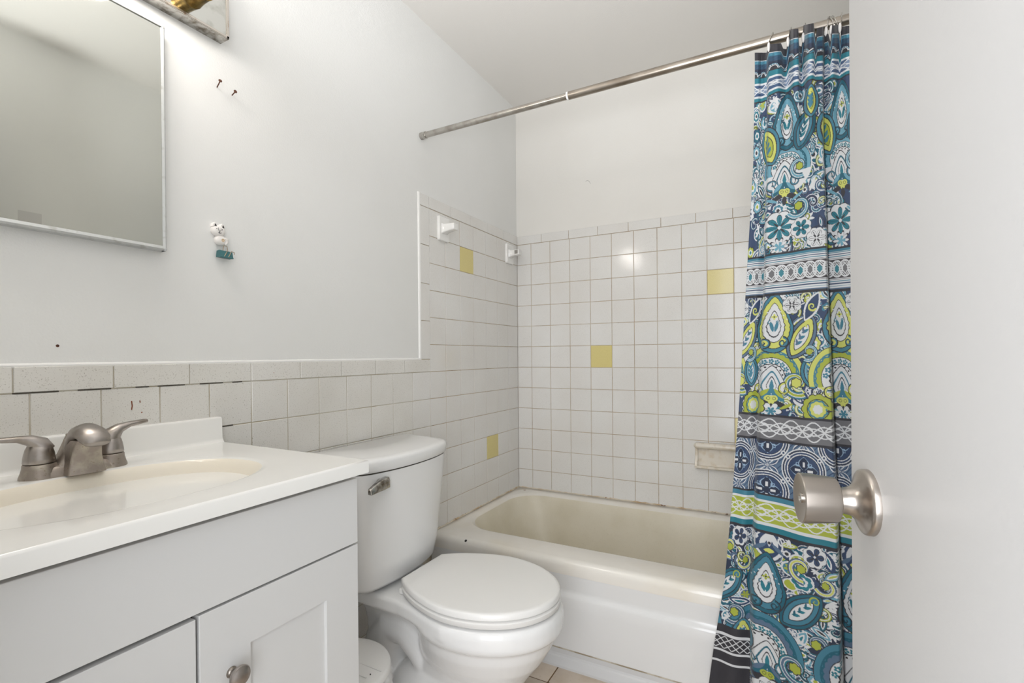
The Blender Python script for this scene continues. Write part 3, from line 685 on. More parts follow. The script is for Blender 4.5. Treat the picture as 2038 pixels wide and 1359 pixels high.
# ---------------------------------------------------------------- curtain rod and rings
RY, RZ = -.807, 1.940
rod = empty('shower_curtain_rod', (.76, RY, RZ), 'thin metal tension rod across the tub below the ceiling', 'curtain rod')
MB().tube([(WP, RY, RZ), (.006, RY, RZ)], .0135, 24).build('end_cap', mat('grey_rubber_foot', (150, 146, 140), .5), rod)
MB().tube([(.006, RY, RZ), (.02, RY, RZ)], .0132, 24).build('end_sleeve', CHROME, rod)
MB().tube([(.018, RY, RZ), (.62, RY, RZ)], .0112, 28).build('inner_tube', RODM2, rod)
MB().tube([(.612, RY, RZ), (.618, RY, RZ)], .0134, 28).build('collar', WHITEP, rod)
MB().tube([(.617, RY, RZ), (XR-.001, RY, RZ)], .0130, 28).build('outer_tube', RODM, rod)
# ---------------------------------------------------------------- shower curtain
# print coordinates: X across the cloth, Y down the cloth (one unit is about 1.5 mm)
STEP = .8
XS = np.arange(-66, 330+STEP, STEP); YS = np.arange(40, 1448, STEP)
XX, YY = np.meshgrid(XS, YS); H_, W_ = XX.shape
def lc(c): return np.array(s2l(c), dtype=np.float32)
NAVY, DNAVY, BLK, TEAL, DTEAL = (44, 64, 98), (32, 44, 68), (44, 43, 50), (30, 116, 132), (20, 92, 112)
LBL, SLATE, WHT, LIME, YEL, GRY, MBL = (104, 158, 178), (84, 108, 134), (212, 214, 216), (164, 174, 62), (200, 204, 104), (108, 108, 112), (60, 122, 144)
img = np.zeros((H_, W_, 3), np.float32)
_a = lambda v: np.asarray(v)
class T:
    """local frame of one motif; sx widens it so that gathered cloth shows it round"""
    def __init__(s, cx, cy, sc=1, rot=0, sx=1.0, flip=1, win=90):
        s.cx, s.cy, s.sc = cx, cy, sc
        w_ = win*sc; i0, i1 = np.searchsorted(YS, [cy-w_, cy+w_]); j0, j1 = np.searchsorted(XS, [cx-w_*sx, cx+w_*sx])
        s.sl = (slice(i0, i1), slice(j0, j1)); X = (XX[s.sl]-cx)/sx*flip/sc; Y = (YY[s.sl]-cy)/sc
        c, n_ = math.cos(rot), math.sin(rot); s.x = X*c+Y*n_; s.y = -X*n_+Y*c
        s.lim = None
    def put(s, mask, col):
        if mask.size: img[s.sl][mask] = lc(col)
    def r(s, x0=0, y0=0): return np.hypot(s.x-x0, s.y-y0)
    def th(s, x0=0, y0=0): return np.arctan2(s.y-y0, s.x-x0)
    def disc(s, r, col, x0=0, y0=0): s.put(s.r(x0, y0) < r, col)
    def ring(s, r0, r1, col, x0=0, y0=0, a=None):
        m_ = (s.r(x0, y0) > r0) & (s.r(x0, y0) < r1)
        if a:
            t = (s.th(x0, y0)-a[0]) % (2*PI); m_ &= t < a[1]-a[0]
        s.put(m_, col)
    def scal(s, r, n_, amp, col, x0=0, y0=0): s.put(s.r(x0, y0) < r*(1+amp*np.abs(np.sin(n_*s.th(x0, y0)/2))), col)
    def petals(s, n_, r, col, p=.6, x0=0, y0=0, ph=0): s.put(s.r(x0, y0) < r*np.abs(np.cos(n_*(s.th(x0, y0)-ph)/2))**p, col)
    def leaf(s, x0, y0, l, w_, a, col, sharp=1.0):
        """pointed oval of half length l, half width w_, long axis at angle a"""
        c, n_ = math.cos(a), math.sin(a); u_ = (s.x-x0)*c+(s.y-y0)*n_; v_ = -(s.x-x0)*n_+(s.y-y0)*c
        t = np.clip(1-(u_/l)**2, 0, 1); s.put((np.abs(u_) < l) & (np.abs(v_) < w_*t**sharp), col)
    def ogive(s, a, b, col, y0=0, x0=0, wav=0, n_=0):
        """pointed top, round bottom"""
        y_ = (s.y-y0)/b; x_ = np.abs(s.x-x0)/a
        wd = np.where(y_ < .15, np.clip((y_+1)/1.15, 0, 1)**.62, np.sqrt(np.clip(1-((y_-.15)/.85)**2, 0, 1)))
        if wav: wd = wd*(1+wav*np.abs(np.sin(n_*y_*PI)))
        s.put((x_ < wd) & (np.abs(y_) < 1), col)
    def spiral(s, x0, y0, r, w_, col, turns=1.6, a0=0, dr=1):
        rr_ = s.r(x0, y0); t = (dr*s.th(x0, y0)-a0) % (2*PI)
        m_ = np.zeros(rr_.shape, bool)
        for k in range(int(turns)+1):
            tt = t+2*PI*k; rad = r*(1-tt/(2*PI*turns)); m_ |= (np.abs(rr_-rad) < w_*(.35+.65*np.clip(rad/r, 0, 1))) & (tt < 2*PI*turns)
        s.put(m_, col)
    def line(s, x0, y0, x1, y1, w_, col):
        dx, dy = x1-x0, y1-y0; L2 = dx*dx+dy*dy; t = np.clip(((s.x-x0)*dx+(s.y-y0)*dy)/L2, 0, 1)
        s.put(np.hypot(s.x-x0-t*dx, s.y-y0-t*dy) < w_, col)
PT = dict(a=MBL, b=DTEAL, c=LBL, bg=NAVY, hi=WHT, ac=TEAL, y=LIME)
PL = dict(a=YEL, b=MBL, c=LIME, bg=NAVY, hi=WHT, ac=MBL, y=YEL)
PB = dict(a=MBL, b=DTEAL, c=SLATE, bg=DNAVY, hi=WHT, ac=TEAL, y=LIME)
rp = random.Random(11)
def paisley_ogive(cx, cy, a, b, sx, pal, rot=0):
    t = T(cx, cy, 1, rot, sx, win=max(a, b)*1.5)
    t.ogive(a+11, b+13, BLK); t.ogive(a+9, b+11, pal['b']); t.ogive(a+3, b+4, BLK, wav=.06, n_=5); t.ogive(a+1.5, b+2.5, pal['a'], wav=.06, n_=5)
    t.ogive(a-7, b-9, BLK, wav=.08, n_=4); t.ogive(a-8.5, b-10.5, WHT, wav=.08, n_=4)
    k = b/50
    t.ogive(a*.46, b*.56, BLK, y0=b*.05, wav=.1, n_=3); t.ogive(a*.41, b*.51, WHT, y0=b*.05, wav=.1, n_=3)
    for s_ in (-1, 1):
        t.leaf(s_*4.2*k, b*.16, 11*k, 3.4*k, PI/2+s_*.25, pal['ac'], .8)
        t.spiral(s_*7*k, -b*.02, 4.2*k, 1.0, pal['b'], 1.2, PI/2, s_)
        t.spiral(s_*a*.62, b*.82, a*.42, 2.2, BLK, 1.5, -PI/2, s_); t.spiral(s_*a*.62, b*.82, a*.36, 1.3, pal['b'], 1.4, -PI/2, s_)
    t.petals(4, 6*k, pal['y'], .5, 0, -b*.24); t.disc(1.6*k, BLK, 0, -b*.24)
    for i in range(-4, 5): t.disc(1.3, WHT, i*a*.22, -b*.72+abs(i)*b*.16-2)
def leaf_motif(cx, cy, l, w_, ang, sx, pal):
    t = T(cx, cy, 1, 0, sx, win=l*1.6)
    t.leaf(0, 0, l+8, w_+9, ang, BLK, .7); t.leaf(0, 0, l+6, w_+7, ang, pal['b'], .7); t.leaf(0, 0, l+2, w_+2, ang, BLK, .8); t.leaf(0, 0, l, w_, ang, pal['a'], .8)
    t.leaf(0, 0, l*.72, w_*.66, ang, BLK, .8); t.leaf(0, 0, l*.67, w_*.58, ang, pal['hi'] if pal is not PL else LIME, .8)
    c, s_ = math.cos(ang), math.sin(ang)
    for k in (-.35, 0, .3): t.leaf(c*l*k, s_*l*k, 8, 3, ang+.6, pal['ac']); t.leaf(c*l*k-s_*4, s_*l*k+c*4, 7, 2.2, ang-.6, pal['b'])
    t.spiral(-c*l*.8, -s_*l*.8, w_*.55, 1.6, pal['y'], 1.5, ang)
def fan(cx, cy, r, sx, pal):
    t = T(cx, cy, 1, 0, sx, win=r*1.25); A = (PI, 2*PI)
    up = t.y < r*.25
    def pm(mask, col): t.put(mask & up, col)
    rr_ = t.r(); th_ = t.th()
    pm(rr_ < r, BLK); pm(rr_ < r*.98, pal['a']); pm((rr_ < r*.84) & (rr_ > r*.80), pal['b'])
    pm(rr_ < r*.78*(1+.05*np.abs(np.sin(th_*13))), pal['b']); pm(rr_ < r*.73*(1+.05*np.abs(np.sin(th_*13))), pal['c'])
    pm(rr_ < r*.62, BLK); pm(rr_ < r*.60, WHT)
    for i in range(9):
        a_ = PI+PI*(i+.5)/9; t.petals(5, r*.085, pal['ac'], .35, r*.50*math.cos(a_), r*.50*math.sin(a_)); t.disc(r*.02, WHT, r*.50*math.cos(a_), r*.50*math.sin(a_))
    pm(rr_ < r*.41*(1+.06*np.abs(np.sin(th_*9))), BLK); pm(rr_ < r*.38*(1+.06*np.abs(np.sin(th_*9))), WHT)
    for i in range(7):
        a_ = PI+PI*(i+.5)/7; t.disc(r*.028, BLK, r*.34*math.cos(a_), r*.34*math.sin(a_))
def sceptre(cx, cy, k, sx, pal):
    t = T(cx, cy, k, 0, sx, win=70)
    t.ogive(26, 34, BLK, y0=-8); t.ogive(24.5, 32, WHT, y0=-8); t.ogive(17, 25, pal['b'], y0=-6); t.ogive(14.5, 22, WHT, y0=-5); t.ogive(9, 16, BLK, y0=-4); t.ogive(8, 14, WHT, y0=-3); t.ogive(4, 11, pal['ac'], y0=-2)
    for s_ in (-1, 1):
        t.leaf(s_*11, 18, 18, 8, PI/2-s_*.75, pal['b']); t.leaf(s_*13, 15, 13, 4, PI/2-s_*.75, pal['c']); t.spiral(s_*24, 6, 13, 2.6, BLK, 1.3, PI/2, -s_); t.spiral(s_*24, 6, 12, 1.5, pal['a'], 1.3, PI/2, -s_)
        t.leaf(s_*14, 36, 21, 5, PI/2-s_*1.15, BLK, .7); t.leaf(s_*26, 40, 15, 3, -s_*.5, pal['c'])
    t.disc(6.5, pal['y'], -5, 25); t.disc(6.5, pal['y'], 5, 25); t.disc(5.5, pal['y'], 0, 32); t.ring(2.4, 3.2, BLK, -5, 25); t.ring(2.4, 3.2, BLK, 5, 25)
    t.leaf(0, 44, 10, 5, PI/2, BLK)
def flower(cx, cy, r, sx, col, n_=8, ph=PI/8):
    t = T(cx, cy, 1, 0, sx, win=r*1.6)
    t.scal(r*1.12, 8, .16, BLK); t.scal(r*1.07, 8, .16, WHT); t.petals(n_, r*.98, BLK, .42, ph=0); t.petals(n_, r*.92, col, .45, ph=0)
    for i in range(n_): a_ = 2*PI*i/n_; t.line(0, 0, r*.8*math.cos(a_), r*.8*math.sin(a_), .7, DTEAL if col == TEAL else BLK)
    for i in range(4): a_ = PI/2*i+PI/4; t.leaf(r*.3*math.cos(a_), r*.3*math.sin(a_), r*.28, r*.07, a_, BLK)
    t.disc(r*.13, WHT)
def swirl(cx, cy, r, sx, pal, fl=1, a0=0):
    t = T(cx, cy, 1, 0, sx, flip=fl, win=r*1.5)
    t.spiral(0, 0, r, r*.30, BLK, 1.25, a0); t.spiral(0, 0, r, r*.26, pal['b'], 1.25, a0); t.spiral(0, 0, r, r*.15, WHT, 1.25, a0); t.spiral(0, 0, r, r*.09, pal['c'], 1.25, a0)
    t.scal(r*.34, 6, .2, BLK); t.scal(r*.29, 6, .2, pal['y'])
def filler(y0, y1, x0, x1, dens, pal, seed):
    q = random.Random(seed); W3 = (pal['b'], pal['a'], pal['c'], pal['ac'], NAVY, SLATE, pal['b'], LBL, pal['y']); O2 = (WHT, BLK, BLK, NAVY, WHT)
    for _ in range(dens):
        cx, cy, r = q.uniform(x0, x1), q.uniform(y0, y1), q.uniform(7, 16)
        t = T(cx, cy, 1, q.uniform(0, 6.28), 1.15, flip=q.choice((-1, 1)), win=r*2.1); k = q.random(); o = q.choice(O2); c = q.choice(W3)
        if k < .30: t.spiral(0, 0, r*1.1, r*.32, o, 1.3); t.spiral(0, 0, r*1.1, r*.22, c, 1.3); t.spiral(0, 0, r*1.1, r*.07, WHT if o != WHT else BLK, 1.3)
        elif k < .52: t.leaf(0, 0, r*1.5, r*.66, 0, o, .8); t.leaf(0, 0, r*1.35, r*.54, 0, c, .8); t.leaf(0, 0, r*1.0, r*.30, 0, WHT, .8); t.leaf(0, 0, r*.7, r*.15, 0, q.choice((pal['ac'], pal['y'], BLK)), .8)
        elif k < .70: t.scal(r, 7, .22, o); t.scal(r*.86, 7, .22, c); t.scal(r*.5, 6, .25, WHT); t.disc(r*.3, q.choice((BLK, pal['ac'], pal['y'])))
        elif k < .82: t.ring(r*.8, r, WHT); t.disc(r*.8, c); t.petals(6, r*.7, q.choice((WHT, pal['y'])), .5)
        elif k < .92:
            for i in range(5): t.leaf(r*.5*math.cos(i*.7-1.4), r*.5*math.sin(i*.7-1.4), r*.6, r*.2, i*.7-1.4, WHT, .8)
        else:
            for i in range(4): t.ring(r*(.9-.2*i), r*(.98-.2*i), c if i % 2 else WHT, a=(0, 3.6))
def rows(y0, y1, col):
    img[(YY >= y0) & (YY < y1)] = lc(col)
REP = 150.0
def repeat(fn, xs_=(-1, 0, 1)):
    for k in xs_: fn(k*REP+0.0)
# --- zone 2: teal paisley 176..498
rows(176, 500, NAVY)
filler(180, 500, -66, 200, 420, PT, 1)
for off in (0, REP+8):
    t = T(52+off, 330, 1, 0, 1.35, win=60); t.disc(50, WHT)
    fan(52+off, 328, 50, 1.3, dict(PT, a=LBL)); 
    paisley_ogive(52+off, 236, 19, 45, 1.35, dict(PT, a=LBL))
    leaf_motif(100+off, 262, 34, 14, PI/2+.35, 1.3, PT); leaf_motif(4+off, 275, 36, 14, PI/2-.2, 1.3, PL)
    sceptre(46+off, 352, .95, 1.3, dict(PT, y=YEL)); flower(34+off, 447, 27, 1.3, TEAL)
    swirl(86+off, 332, 21, 1.3, PT, 1, 1.2); swirl(82+off, 410, 24, 1.25, PT, -1, .5)
    flower(88+off, 455, 17, 1.25, TEAL, 6)
    leaf_motif(118+off, 215, 24, 9, PI/2, 1.2, PL); flower(126+off, 480, 17, 1.2, WHT, 6)
    t = T(34+off, 486, 1, 0, 1.3, win=30); t.petals(10, 20, BLK, .5); t.petals(10, 17, WHT, .5); t.petals(5, 10, LBL, .5)
# --- zone 4: lime paisley 580..832
rows(580, 833, NAVY)
filler(583, 832, -66, 200, 330, PL, 2)
for off in (0, REP+2, -REP+10):
    t = T(22+off, 640, 1, 0, 1.2, win=90); t.disc(34, NAVY)
    fan(22+off, 752, 66, 1.12, PL)
    leaf_motif(88+off, 672, 40, 17, PI/2+.5, 1.15, dict(PL, b=SLATE)); paisley_ogive(26+off, 640, 27, 50, 1.2, dict(PL, b=MBL))
    swirl(76+off, 762, 27, 1.15, PL, 1, 1.0); leaf_motif(108+off, 740, 26, 13, PI/2-.1, 1.1, dict(PL, a=LBL)); sceptre(24+off, 770, 1.02, 1.15, PL)
    swirl(104+off, 700, 18, 1.1, PT, -1, 1)
    t = T(120+off, 812, 1, 0, 1.1, win=50); t.scal(28, 11, .12, BLK); t.scal(26.5, 11, .12, LIME); t.ring(19, 20.5, BLK); t.scal(17, 9, .12, MBL); t.scal(14, 9, .12, YEL); t.scal(8, 7, .2, WHT)
    flower(66+off, 606, 15, 1.2, WHT, 6); t = T(112+off, 612, 1, .5, 1.15, win=40); t.leaf(0, 0, 32, 14, PI/2, WHT); t.leaf(0, 0, 28, 10, PI/2, NAVY); t.spiral(0, 0, 9, 2, YEL, 1.4)
    t = T(24+off, 822, 1, 0, 1.2, win=30); t.petals(6, 20, BLK, .4); t.petals(6, 18, WHT, .4); t.petals(6, 9, MBL, .5)
# --- zone 8: dark teal paisley 1075..1310, then zigzag hem
rows(1074, 1450, DNAVY)
filler(1078, 1445, -66, 200, 480, PB, 5)
for off in (0, REP+4, -REP+6):
    fan(18+off, 1318, 74, .95, PB)
    leaf_motif(84+off, 1212, 46, 20, PI/2+.75, .95, PB)
    t = T(28+off, 1098, 1, 0, .95, win=60); t.leaf(0, 0, 38, 26, PI/2, WHT); t.leaf(0, -1, 34, 23, PI/2, NAVY)
    for s_ in (-1, 1): t.leaf(s_*10, -8, 16, 5, PI/2-s_*.4, WHT); t.leaf(s_*16, 8, 15, 4, PI/2-s_*.9, SLATE); t.spiral(s_*24, -12, 9, 2, WHT, 1.3, PI/2, s_)
    t.leaf(0, -10, 16, 5, PI/2, WHT); t.disc(3, BLK, 0, -2); t.leaf(0, 14, 10, 5, 0, YEL)
    paisley_ogive(24+off, 1180, 26, 52, .98, PB)
    swirl(84+off, 1128, 24, .95, dict(PB, b=SLATE, c=YEL), 1, 1.4); swirl(126+off, 1150, 20, .95, dict(PB, b=SLATE, c=YEL), -1, .4)
    flower(108+off, 1098, 18, .95, NAVY, 5); swirl(108+off, 1268, 26, .95, PB, -1, 1); sceptre(26+off, 1345, 1.05, .95, PB); swirl(72+off, 1330, 30, .95, dict(PB, b=TEAL), 1, 1)
    leaf_motif(128+off, 1315, 30, 15, PI/2, .95, dict(PL)); flower(30+off, 1408, 24, .95, WHT, 8)
# side strip, another part of the print near its hem
sm = XX < -2
def srows(y0, y1, col): img[(YY >= y0) & (YY < y1) & sm] = lc(col)
srows(1304, 1450, BLK)
zy = YY-1333
for y0, y1, c in ((1322, 1328, WHT), (1360, 1365, WHT), (1385, 1390, WHT)): srows(y0, y1, c)
zz = ((np.abs(((XX+YY) % 14)-7) < 1.2) | (np.abs(((XX-YY) % 14)-7) < 1.2)) & (YY > 1330) & (YY < 1358) & sm
img[zz] = lc(WHT)
# --- zone 1: heading and lattice of lenses
rows(40, 62, BLK)
for y0, y1, c in ((62, 63.6, WHT), (63.6, 72, MBL), (72, 86, (38, 72, 98)), (86, 96, DNAVY), (96, 110, BLK)): rows(y0, y1, c)
wash = (np.sin(XX*1.7)+np.sin(XX*.61+1)+np.sin(YY*.9+XX*.3))*.33
m_ = (YY > 64) & (YY < 92); img[m_] = np.clip(img[m_]*(1+.35*wash[m_])[:, None], 0, 1)
for k in range(-2, 9):
    t = T(k*40+18, 106, 1, 0, 1.1, win=24)
    t.ring(11, 13, LBL, a=(PI, 2*PI)); t.ring(7.5, 9, WHT, a=(PI, 2*PI)); t.line(9, 0, 22, -7, 1.2, WHT); t.line(12, 5, 24, -1, 2.2, MBL)
    for i in range(8): a_ = PI+PI*i/7; t.line(8.5*math.cos(a_), 8.5*math.sin(a_), 12*math.cos(a_), 12*math.sin(a_), .7, WHT)
for y0, y1, c in ((109, 111, BLK), (111, 125, TEAL), (125, 131, WHT), (131, 160, (58, 84, 120)), (160, 166, WHT), (166, 175, TEAL), (175, 178, BLK)): rows(y0, y1, c)
ph = ((XX+10) % 60)/60*2-1; am = 13.5
arc = am*(1-np.abs(ph)**1.6); yc_ = YY-145.5
band = (YY > 131) & (YY < 160)
img[band & (np.abs(np.abs(yc_)-(am-arc*.92)) < 1.9)] = lc(WHT)
img[band & (np.abs(yc_) < (am-arc*.92)-1.9)] = lc((120, 138, 164))
lens = band & (np.abs(np.abs(yc_)-arc*.42) < 1.0); img[lens] = lc(WHT)
# --- zone 3: white band with lattice
for y0, y1, c in ((497, 501, BLK), (501, 506, MBL), (506, 580, WHT), (507, 508.4, MBL), (511, 512.2, NAVY), (515, 516.2, MBL), (563, 564.4, MBL), (567, 569, NAVY), (572, 573.4, MBL), (576, 579, SLATE), (579, 584, BLK)): rows(y0, y1, c)
rows(519, 560, (66, 62, 66))
b = (YY > 519) & (YY < 560); yb = YY-539.5
PER = 46
x1 = ((XX+6) % PER)-PER/2; x2 = ((XX+6+PER/2) % PER)-PER/2
for xx_, cc in ((x1, GRY), (x2, (52, 124, 138))):
    img[b & (np.abs(xx_)/8.5+np.abs(yb)/8.5 < 1)] = lc(cc)
lat = np.zeros_like(b)
for xx_ in (x1, x2):
    lat |= np.abs(np.hypot(xx_, yb)-15.5) < 1.5
    lat |= np.abs(np.abs(xx_)/10.5+np.abs(yb)/10.5-1)*7.4 < 1.2
    lat |= np.abs(np.abs(xx_)*.9-np.abs(yb)-5.5) < 1.2
lat |= np.abs(np.abs(yb)-19.2) < 1.1
img[b & lat] = lc(WHT)
# --- zone 5: grey interlace
for y0, y1, c in ((829, 834, BLK), (834, 880, GRY), (880, 885, BLK)): rows(y0, y1, c)
def interlace(y0, y1, bg, per=34):
    yc0 = (y0+y1)/2; hh = (y1-y0)/2; b = (YY > y0) & (YY < y1); x_ = XX/per*2*PI; y_ = (YY-yc0)/hh
    l = np.zeros_like(b)
    for s_ in (-1, 1):
        for amp, ph_ in ((.86, 0), (.5, PI/2), (.3, PI)):
            cyv = s_*amp*np.sin(x_/2+ph_); sl = np.abs(amp*np.cos(x_/2+ph_))*PI/per*hh
            l |= np.abs(y_-cyv)*hh/np.sqrt(1+sl*sl) < 1.25
    d_ = np.hypot(((XX+per/4) % (per/1))-per/2, (YY-yc0)); l |= np.abs(d_-hh*.42) < 1.1
    img[b & l] = lc(WHT)
interlace(835, 879, GRY, 44)
# --- zone 6: navy medallions
rows(885, 1000, SLATE)
b = (YY > 885) & (YY < 998)
img[b & (np.abs(((XX+YY) % 12)-6) < .9)] = lc(NAVY)
def medal(cx, cy, r):
    t = T(cx, cy, 1, 0, 1.0, win=r*1.35); ok = (YY[t.sl] > 885) & (YY[t.sl] < 998)
    rr_, th_ = t.r(), t.th()
    for r0, c in ((1.10, WHT), (1.04, DNAVY), (.96, WHT), (.91, NAVY), (.83, WHT), (.78, BLK), (.75, NAVY)): t.put(ok & (rr_ < r*r0), c)
    for k in range(4):
        a_ = PI/2*k
        c, s_ = math.cos(a_), math.sin(a_); u_ = t.x*c+t.y*s_; v_ = np.abs(-t.x*s_+t.y*c)
        uu = u_/(r*.7); t.put(ok & (uu > 0) & (uu < 1) & (v_ < r*.28*np.clip(np.sin(uu*PI), 0, 1)), (150, 176, 200)); t.put(ok & (uu > 0) & (uu < .95) & (v_ < r*.23*np.clip(np.sin(uu*PI), 0, 1)), DNAVY)
        t.put(ok & (uu > .25) & (uu < .62) & (v_ < r*.06), WHT)
        a2 = a_+PI/4; u2 = t.x*math.cos(a2)+t.y*math.sin(a2); v2 = np.abs(-t.x*math.sin(a2)+t.y*math.cos(a2))
        t.put(ok & (u2 > r*.3) & (u2 < r*.68) & (np.abs(v2-r*.10*np.sin((u2-r*.3)*14/r)) < 1.1), (140, 168, 194))
def star(cx, cy):
    t = T(cx, cy, 1, 0, 1, win=40); ok = (YY[t.sl] > 885) & (YY[t.sl] < 998)
    for k in range(4):
        a_ = PI/2*k+PI/4; c, s_ = math.cos(a_), math.sin(a_); uu = (t.x*c+t.y*s_)/32; v_ = np.abs(-t.x*s_+t.y*c)
        for w_, col in ((8.5, WHT), (6.5, NAVY), (4, SLATE), (1, WHT)): t.put(ok & (uu > 0) & (uu < 1) & (v_ < w_*np.clip(np.sin(uu*PI), 0, 1)), col)
for i in range(-2, 4):
    star(i*140+20, 934); star(i*140+90, 882); star(i*140+90, 986)
for i in range(-2, 4):
    medal(i*140+90, 934, 39)
    for cyv in (882, 986): medal(i*140+20, cyv, 39)
for i in range(-3, 8):
    for dy in (-26, 26):
        t = T(i*70+55, 934+dy, 1, 0, 1, win=12)
        for q_ in (-4.5, 4.5): t.disc(4.6, WHT, q_, q_*(1 if (i % 2 == 0) == (dy > 0) else -1)*-.7); t.disc(2.1, NAVY, q_, q_*(1 if (i % 2 == 0) == (dy > 0) else -1)*-.7)
# --- zone 7: teal, white and lime bands
for y0, y1, c in ((995, 999, BLK), (999, 1008, MBL), (1008, 1013, WHT), (1013, 1055, LIME), (1055, 1061, WHT), (1061, 1072, TEAL), (1072, 1078, BLK)): rows(y0, y1, c)
interlace(1013, 1055, LIME, 44)
# --- cloth shape
NX, NY = len(XS), len(YS)
dw = np.array(M3)
def rayxy(px, py=712.0):
    a = (px-CX)/F; b = -(py-CY)/F
    return dw[0, 0]*a+dw[0, 1]*b-dw[0, 2], dw[1, 0]*a+dw[1, 1]*b-dw[1, 2], dw[2, 0]*a+dw[2, 1]*b-dw[2, 2]
yk = [40, 100, 150, 300, 420, 540, 800, 1000, 1200, 1359, 1450]
Lk = [1508, 1508, 1507, 1504, 1497, 1490, 1475, 1461, 1445, 1424, 1414]
Bk = [1531, 1531, 1531, 1530, 1526, 1523, 1511, 1502, 1492, 1492, 1491]
Ck = [1642, 1642, 1641, 1640, 1645, 1647, 1656, 1664, 1670, 1674, 1676]
gk = [0, .0, .1, .35, .5, .6, .75, .85, .95, 1, 1]
Lc, Bc, Cc, g = (np.interp(YS, yk, v)[:, None] for v in (Lk, Bk, Ck, gk))
u_ = XS[None, :]
def sst(e0, e1, x): t = np.clip((x-e0)/(e1-e0), 0, 1); return t*t*(3-2*t)
left = Bc+(Bc-Lc)*(u_/60.)
# small backward tuck where the main fold overlaps the strip
mainp = Bc+(Cc-Bc)*(u_/150.)
rightp = Cc+(Cc-Bc)*((u_-150)/150.)*.85
pxm = np.where(u_ < 0, left, np.where(u_ < 150, mainp, rightp))
pxm = pxm-3.0*np.exp(-((u_-6)/7.)**2)+3.5*np.exp(-((u_-146)/6.)**2)-3.0*np.exp(-((u_-158)/6.)**2)
# depth (world y): strip behind, main panel turning towards the room, crease, next panel
slope = .012+.07*g
dep = -.806-.010*g-(.016+.006*g)*sst(-4, 9, u_)-slope*np.clip(u_, 0, 146)/146.
dep = dep-.010*g*np.sin(np.clip(u_, 0, 146)/146.*PI)
cre = sst(143, 151, u_)-sst(151, 160, u_)
dep = dep+.030*cre+(slope*.75)*sst(146, 156, u_)
dep = dep-slope*.6*np.clip((u_-156)/120, 0, 1)
dep = dep+.006*np.cos((u_+60)/60*2*PI)*(u_ < 0)*g
# gentle drape folds down the main panel
dep = dep-.004*np.sin(u_/150*2*PI*1.5+YS[:, None]*.002)*sst(8, 30, u_)*(1-sst(120, 144, u_))
# gathered pleats under the rings
pl_ = np.clip(1-(YS[:, None]-60)/330, 0, 1)**1.4
def bump(c, w_): return np.exp(-np.abs((u_-c)/w_)**2.6)
dep = dep-pl_*(.018*bump(22, 15)+.034*bump(76, 16)+.040*bump(108+8, 15)-.012*bump(52, 10)-.014*bump(96, 7)+.012*bump(138, 9)+.030*bump(178, 14)+.022*bump(230, 16)-.010*bump(-30, 12)+.02*bump(285, 16))
pxm = pxm+pl_*(2.5*bump(60, 9)-2.5*bump(90, 6))
hem = np.exp(-((u_+64)/3.)**2)
dx, dy, _ = rayxy(pxm)
tt = (dep-EYE.y)/dy; PX = EYE.x+tt*dx
PX = np.minimum(PX, XR-.012)
# heights: rows of the print lie level in the cloth
jc = int(np.argmin(np.abs(XS-75)))
cxp = Bc[:, 0]+(Cc-Bc)[:, 0]*.5
base_dep = -.806-.010*g[:, 0]-(.016+.006*g[:, 0])-slope[:, 0]*.5-.010*g[:, 0]
rz = rayxy(cxp, YS); ZR = EYE.z+(base_dep-EYE.y)/rz[1]*rz[2]
ZR = ZR*1.0
PZ = np.repeat(ZR[:, None], NX, 1)
uk = [-66, -1, 4, 8, 36, 42, 50, 56, 84, 88, 94, 98, 124, 129, 133, 146, 150, 156, 166, 172, 178, 198, 203, 208, 240, 250, 290, 330]
tk = [104, 104, 98, 87, 85, 96, 97, 58, 56, 90, 92, 49, 45, 76, 56, 52, 88, 70, 66, 84, 50, 48, 82, 52, 50, 80, 45, 60]
YTOP = np.interp(XS, uk, tk)
iT = int(np.searchsorted(YS, 175)); Y0 = YS[0]
for j_ in range(NX):
    d_ = rayxy(pxm[0, j_], YTOP[j_]); z_ = EYE.z+(dep[0, j_]-EYE.y)/d_[1]*d_[2]
    f_ = np.clip((YS[:iT]-Y0)/(175-Y0), 0, 1); PZ[:iT, j_] = z_+(PZ[iT, j_]-z_)*f_
PZ = np.maximum(PZ, .015)
co_ = np.stack([PX, dep+0*PX, PZ], 2).reshape(-1, 3).astype(np.float32)
me = bpy.data.meshes.new('shower_curtain')
nf = (NX-1)*(NY-1); idx = (np.arange(NY-1)[:, None]*NX+np.arange(NX-1)[None, :]).reshape(-1)
quad = np.stack([idx, idx+NX, idx+NX+1, idx+1], 1).astype(np.int32)
me.vertices.add(NX*NY); me.vertices.foreach_set('co', co_.ravel())
me.loops.add(nf*4); me.loops.foreach_set('vertex_index', quad.ravel())
me.polygons.add(nf); me.polygons.foreach_set('loop_start', np.arange(0, nf*4, 4, dtype=np.int32)); me.polygons.foreach_set('loop_total', np.full(nf, 4, np.int32))
me.update(calc_edges=True); me.validate()
ca = me.color_attributes.new('print', 'FLOAT_COLOR', 'POINT')
rgba = np.ones((NX*NY, 4), np.float32); rgba[:, :3] = img.reshape(-1, 3)*.92; ca.data.foreach_set('color', rgba.ravel())
me.shade_smooth()
fm = bpy.data.materials.new('printed_polyester'); fm.use_nodes = True; nt = fm.node_tree; b = nt.nodes['Principled BSDF']
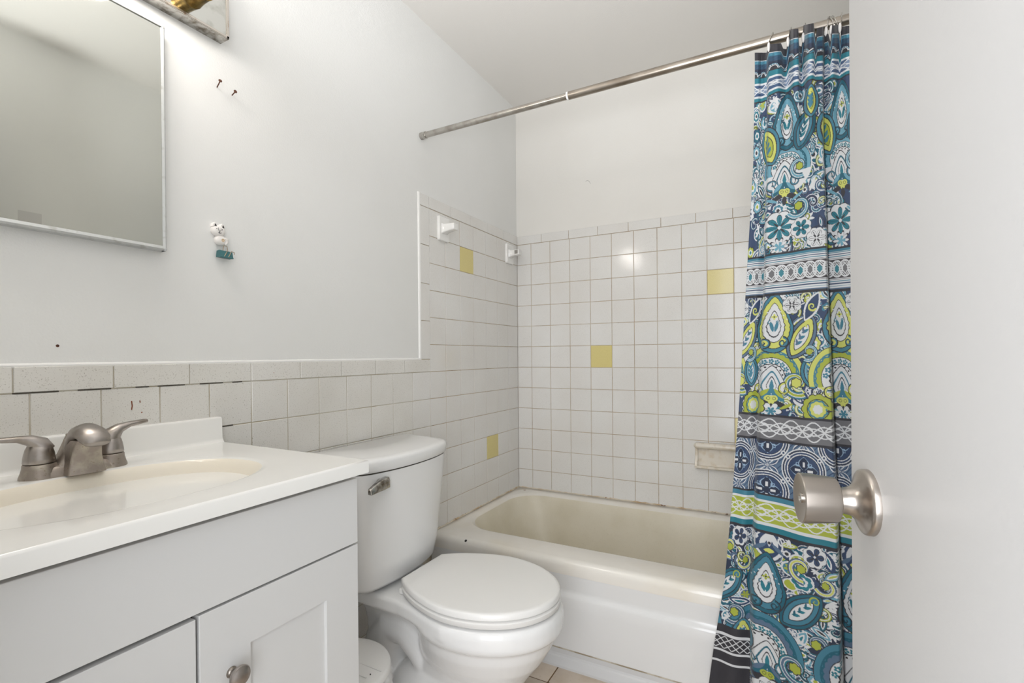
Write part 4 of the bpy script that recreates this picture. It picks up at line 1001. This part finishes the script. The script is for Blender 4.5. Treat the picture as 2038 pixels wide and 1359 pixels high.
at = nt.nodes.new('ShaderNodeVertexColor'); at.layer_name = 'print'
nt.links.new(at.outputs['Color'], b.inputs['Base Color']); b.inputs['Roughness'].default_value = .6
b.inputs['Sheen Weight'].default_value = .15
tcn = nt.nodes.new('ShaderNodeTexCoord'); wv = nt.nodes.new('ShaderNodeTexNoise'); wv.inputs['Scale'].default_value = 500; nt.links.new(tcn.outputs['Object'], wv.inputs['Vector'])
bu = nt.nodes.new('ShaderNodeBump'); bu.inputs['Strength'].default_value = .1; bu.inputs['Distance'].default_value = .001; nt.links.new(wv.outputs['Fac'], bu.inputs['Height']); nt.links.new(bu.outputs[0], b.inputs['Normal'])
me.materials.append(fm)
cu = bpy.data.objects.new('shower_curtain', me); C.objects.link(cu)
tag(cu, 'blue, teal and lime paisley shower curtain gathered at the right end of the rod', 'shower curtain')
so = cu.modifiers.new('cloth_thickness', 'SOLIDIFY'); so.thickness = .0008; so.offset = 0
# rings
def rod_x(px): d = rayxy(px, 70); return EYE.x+(RY-EYE.y)/d[1]*d[0]
RP = [(1533, 'the first, at the free edge of the curtain', .3), (1571, 'the second from the free edge of the curtain', .2), (1601, 'the third from the free edge of the curtain', .1), (1646, 'the fourth from the free edge of the curtain', .1), (1656, 'the fifth from the free edge, leaning', -.25), (1662, 'the sixth from the free edge, leaning', -.3), (1673, 'the one beside the door edge', .1)]
for px, lb, tl_ in RP:
    rx = rod_x(px)
    r = empty('curtain_ring', (rx, RY, RZ), 'white curtain ring on the rod, '+lb, 'curtain ring', 'curtain rings on the shower rod')
    pts = []
    for i in range(33):
        a = 2*PI*i/32-.35; rr_ = .021 if math.sin(a) > -.2 else .024
        pts.append((rx+tl_*.02*math.sin(a)*1.2, RY+rr_*.9*math.cos(a), RZ-.006+.0245*math.sin(a)))
    MB().tube(pts, .0012, 8).build('ring_wire', CHROME, r)
    m = MB(); m.sphere((rx-.004, RY-.024, RZ-.030), .009, 20, 12, sc=(.45, .55, 1.5)); m.build('ring_button', RINGM, r)
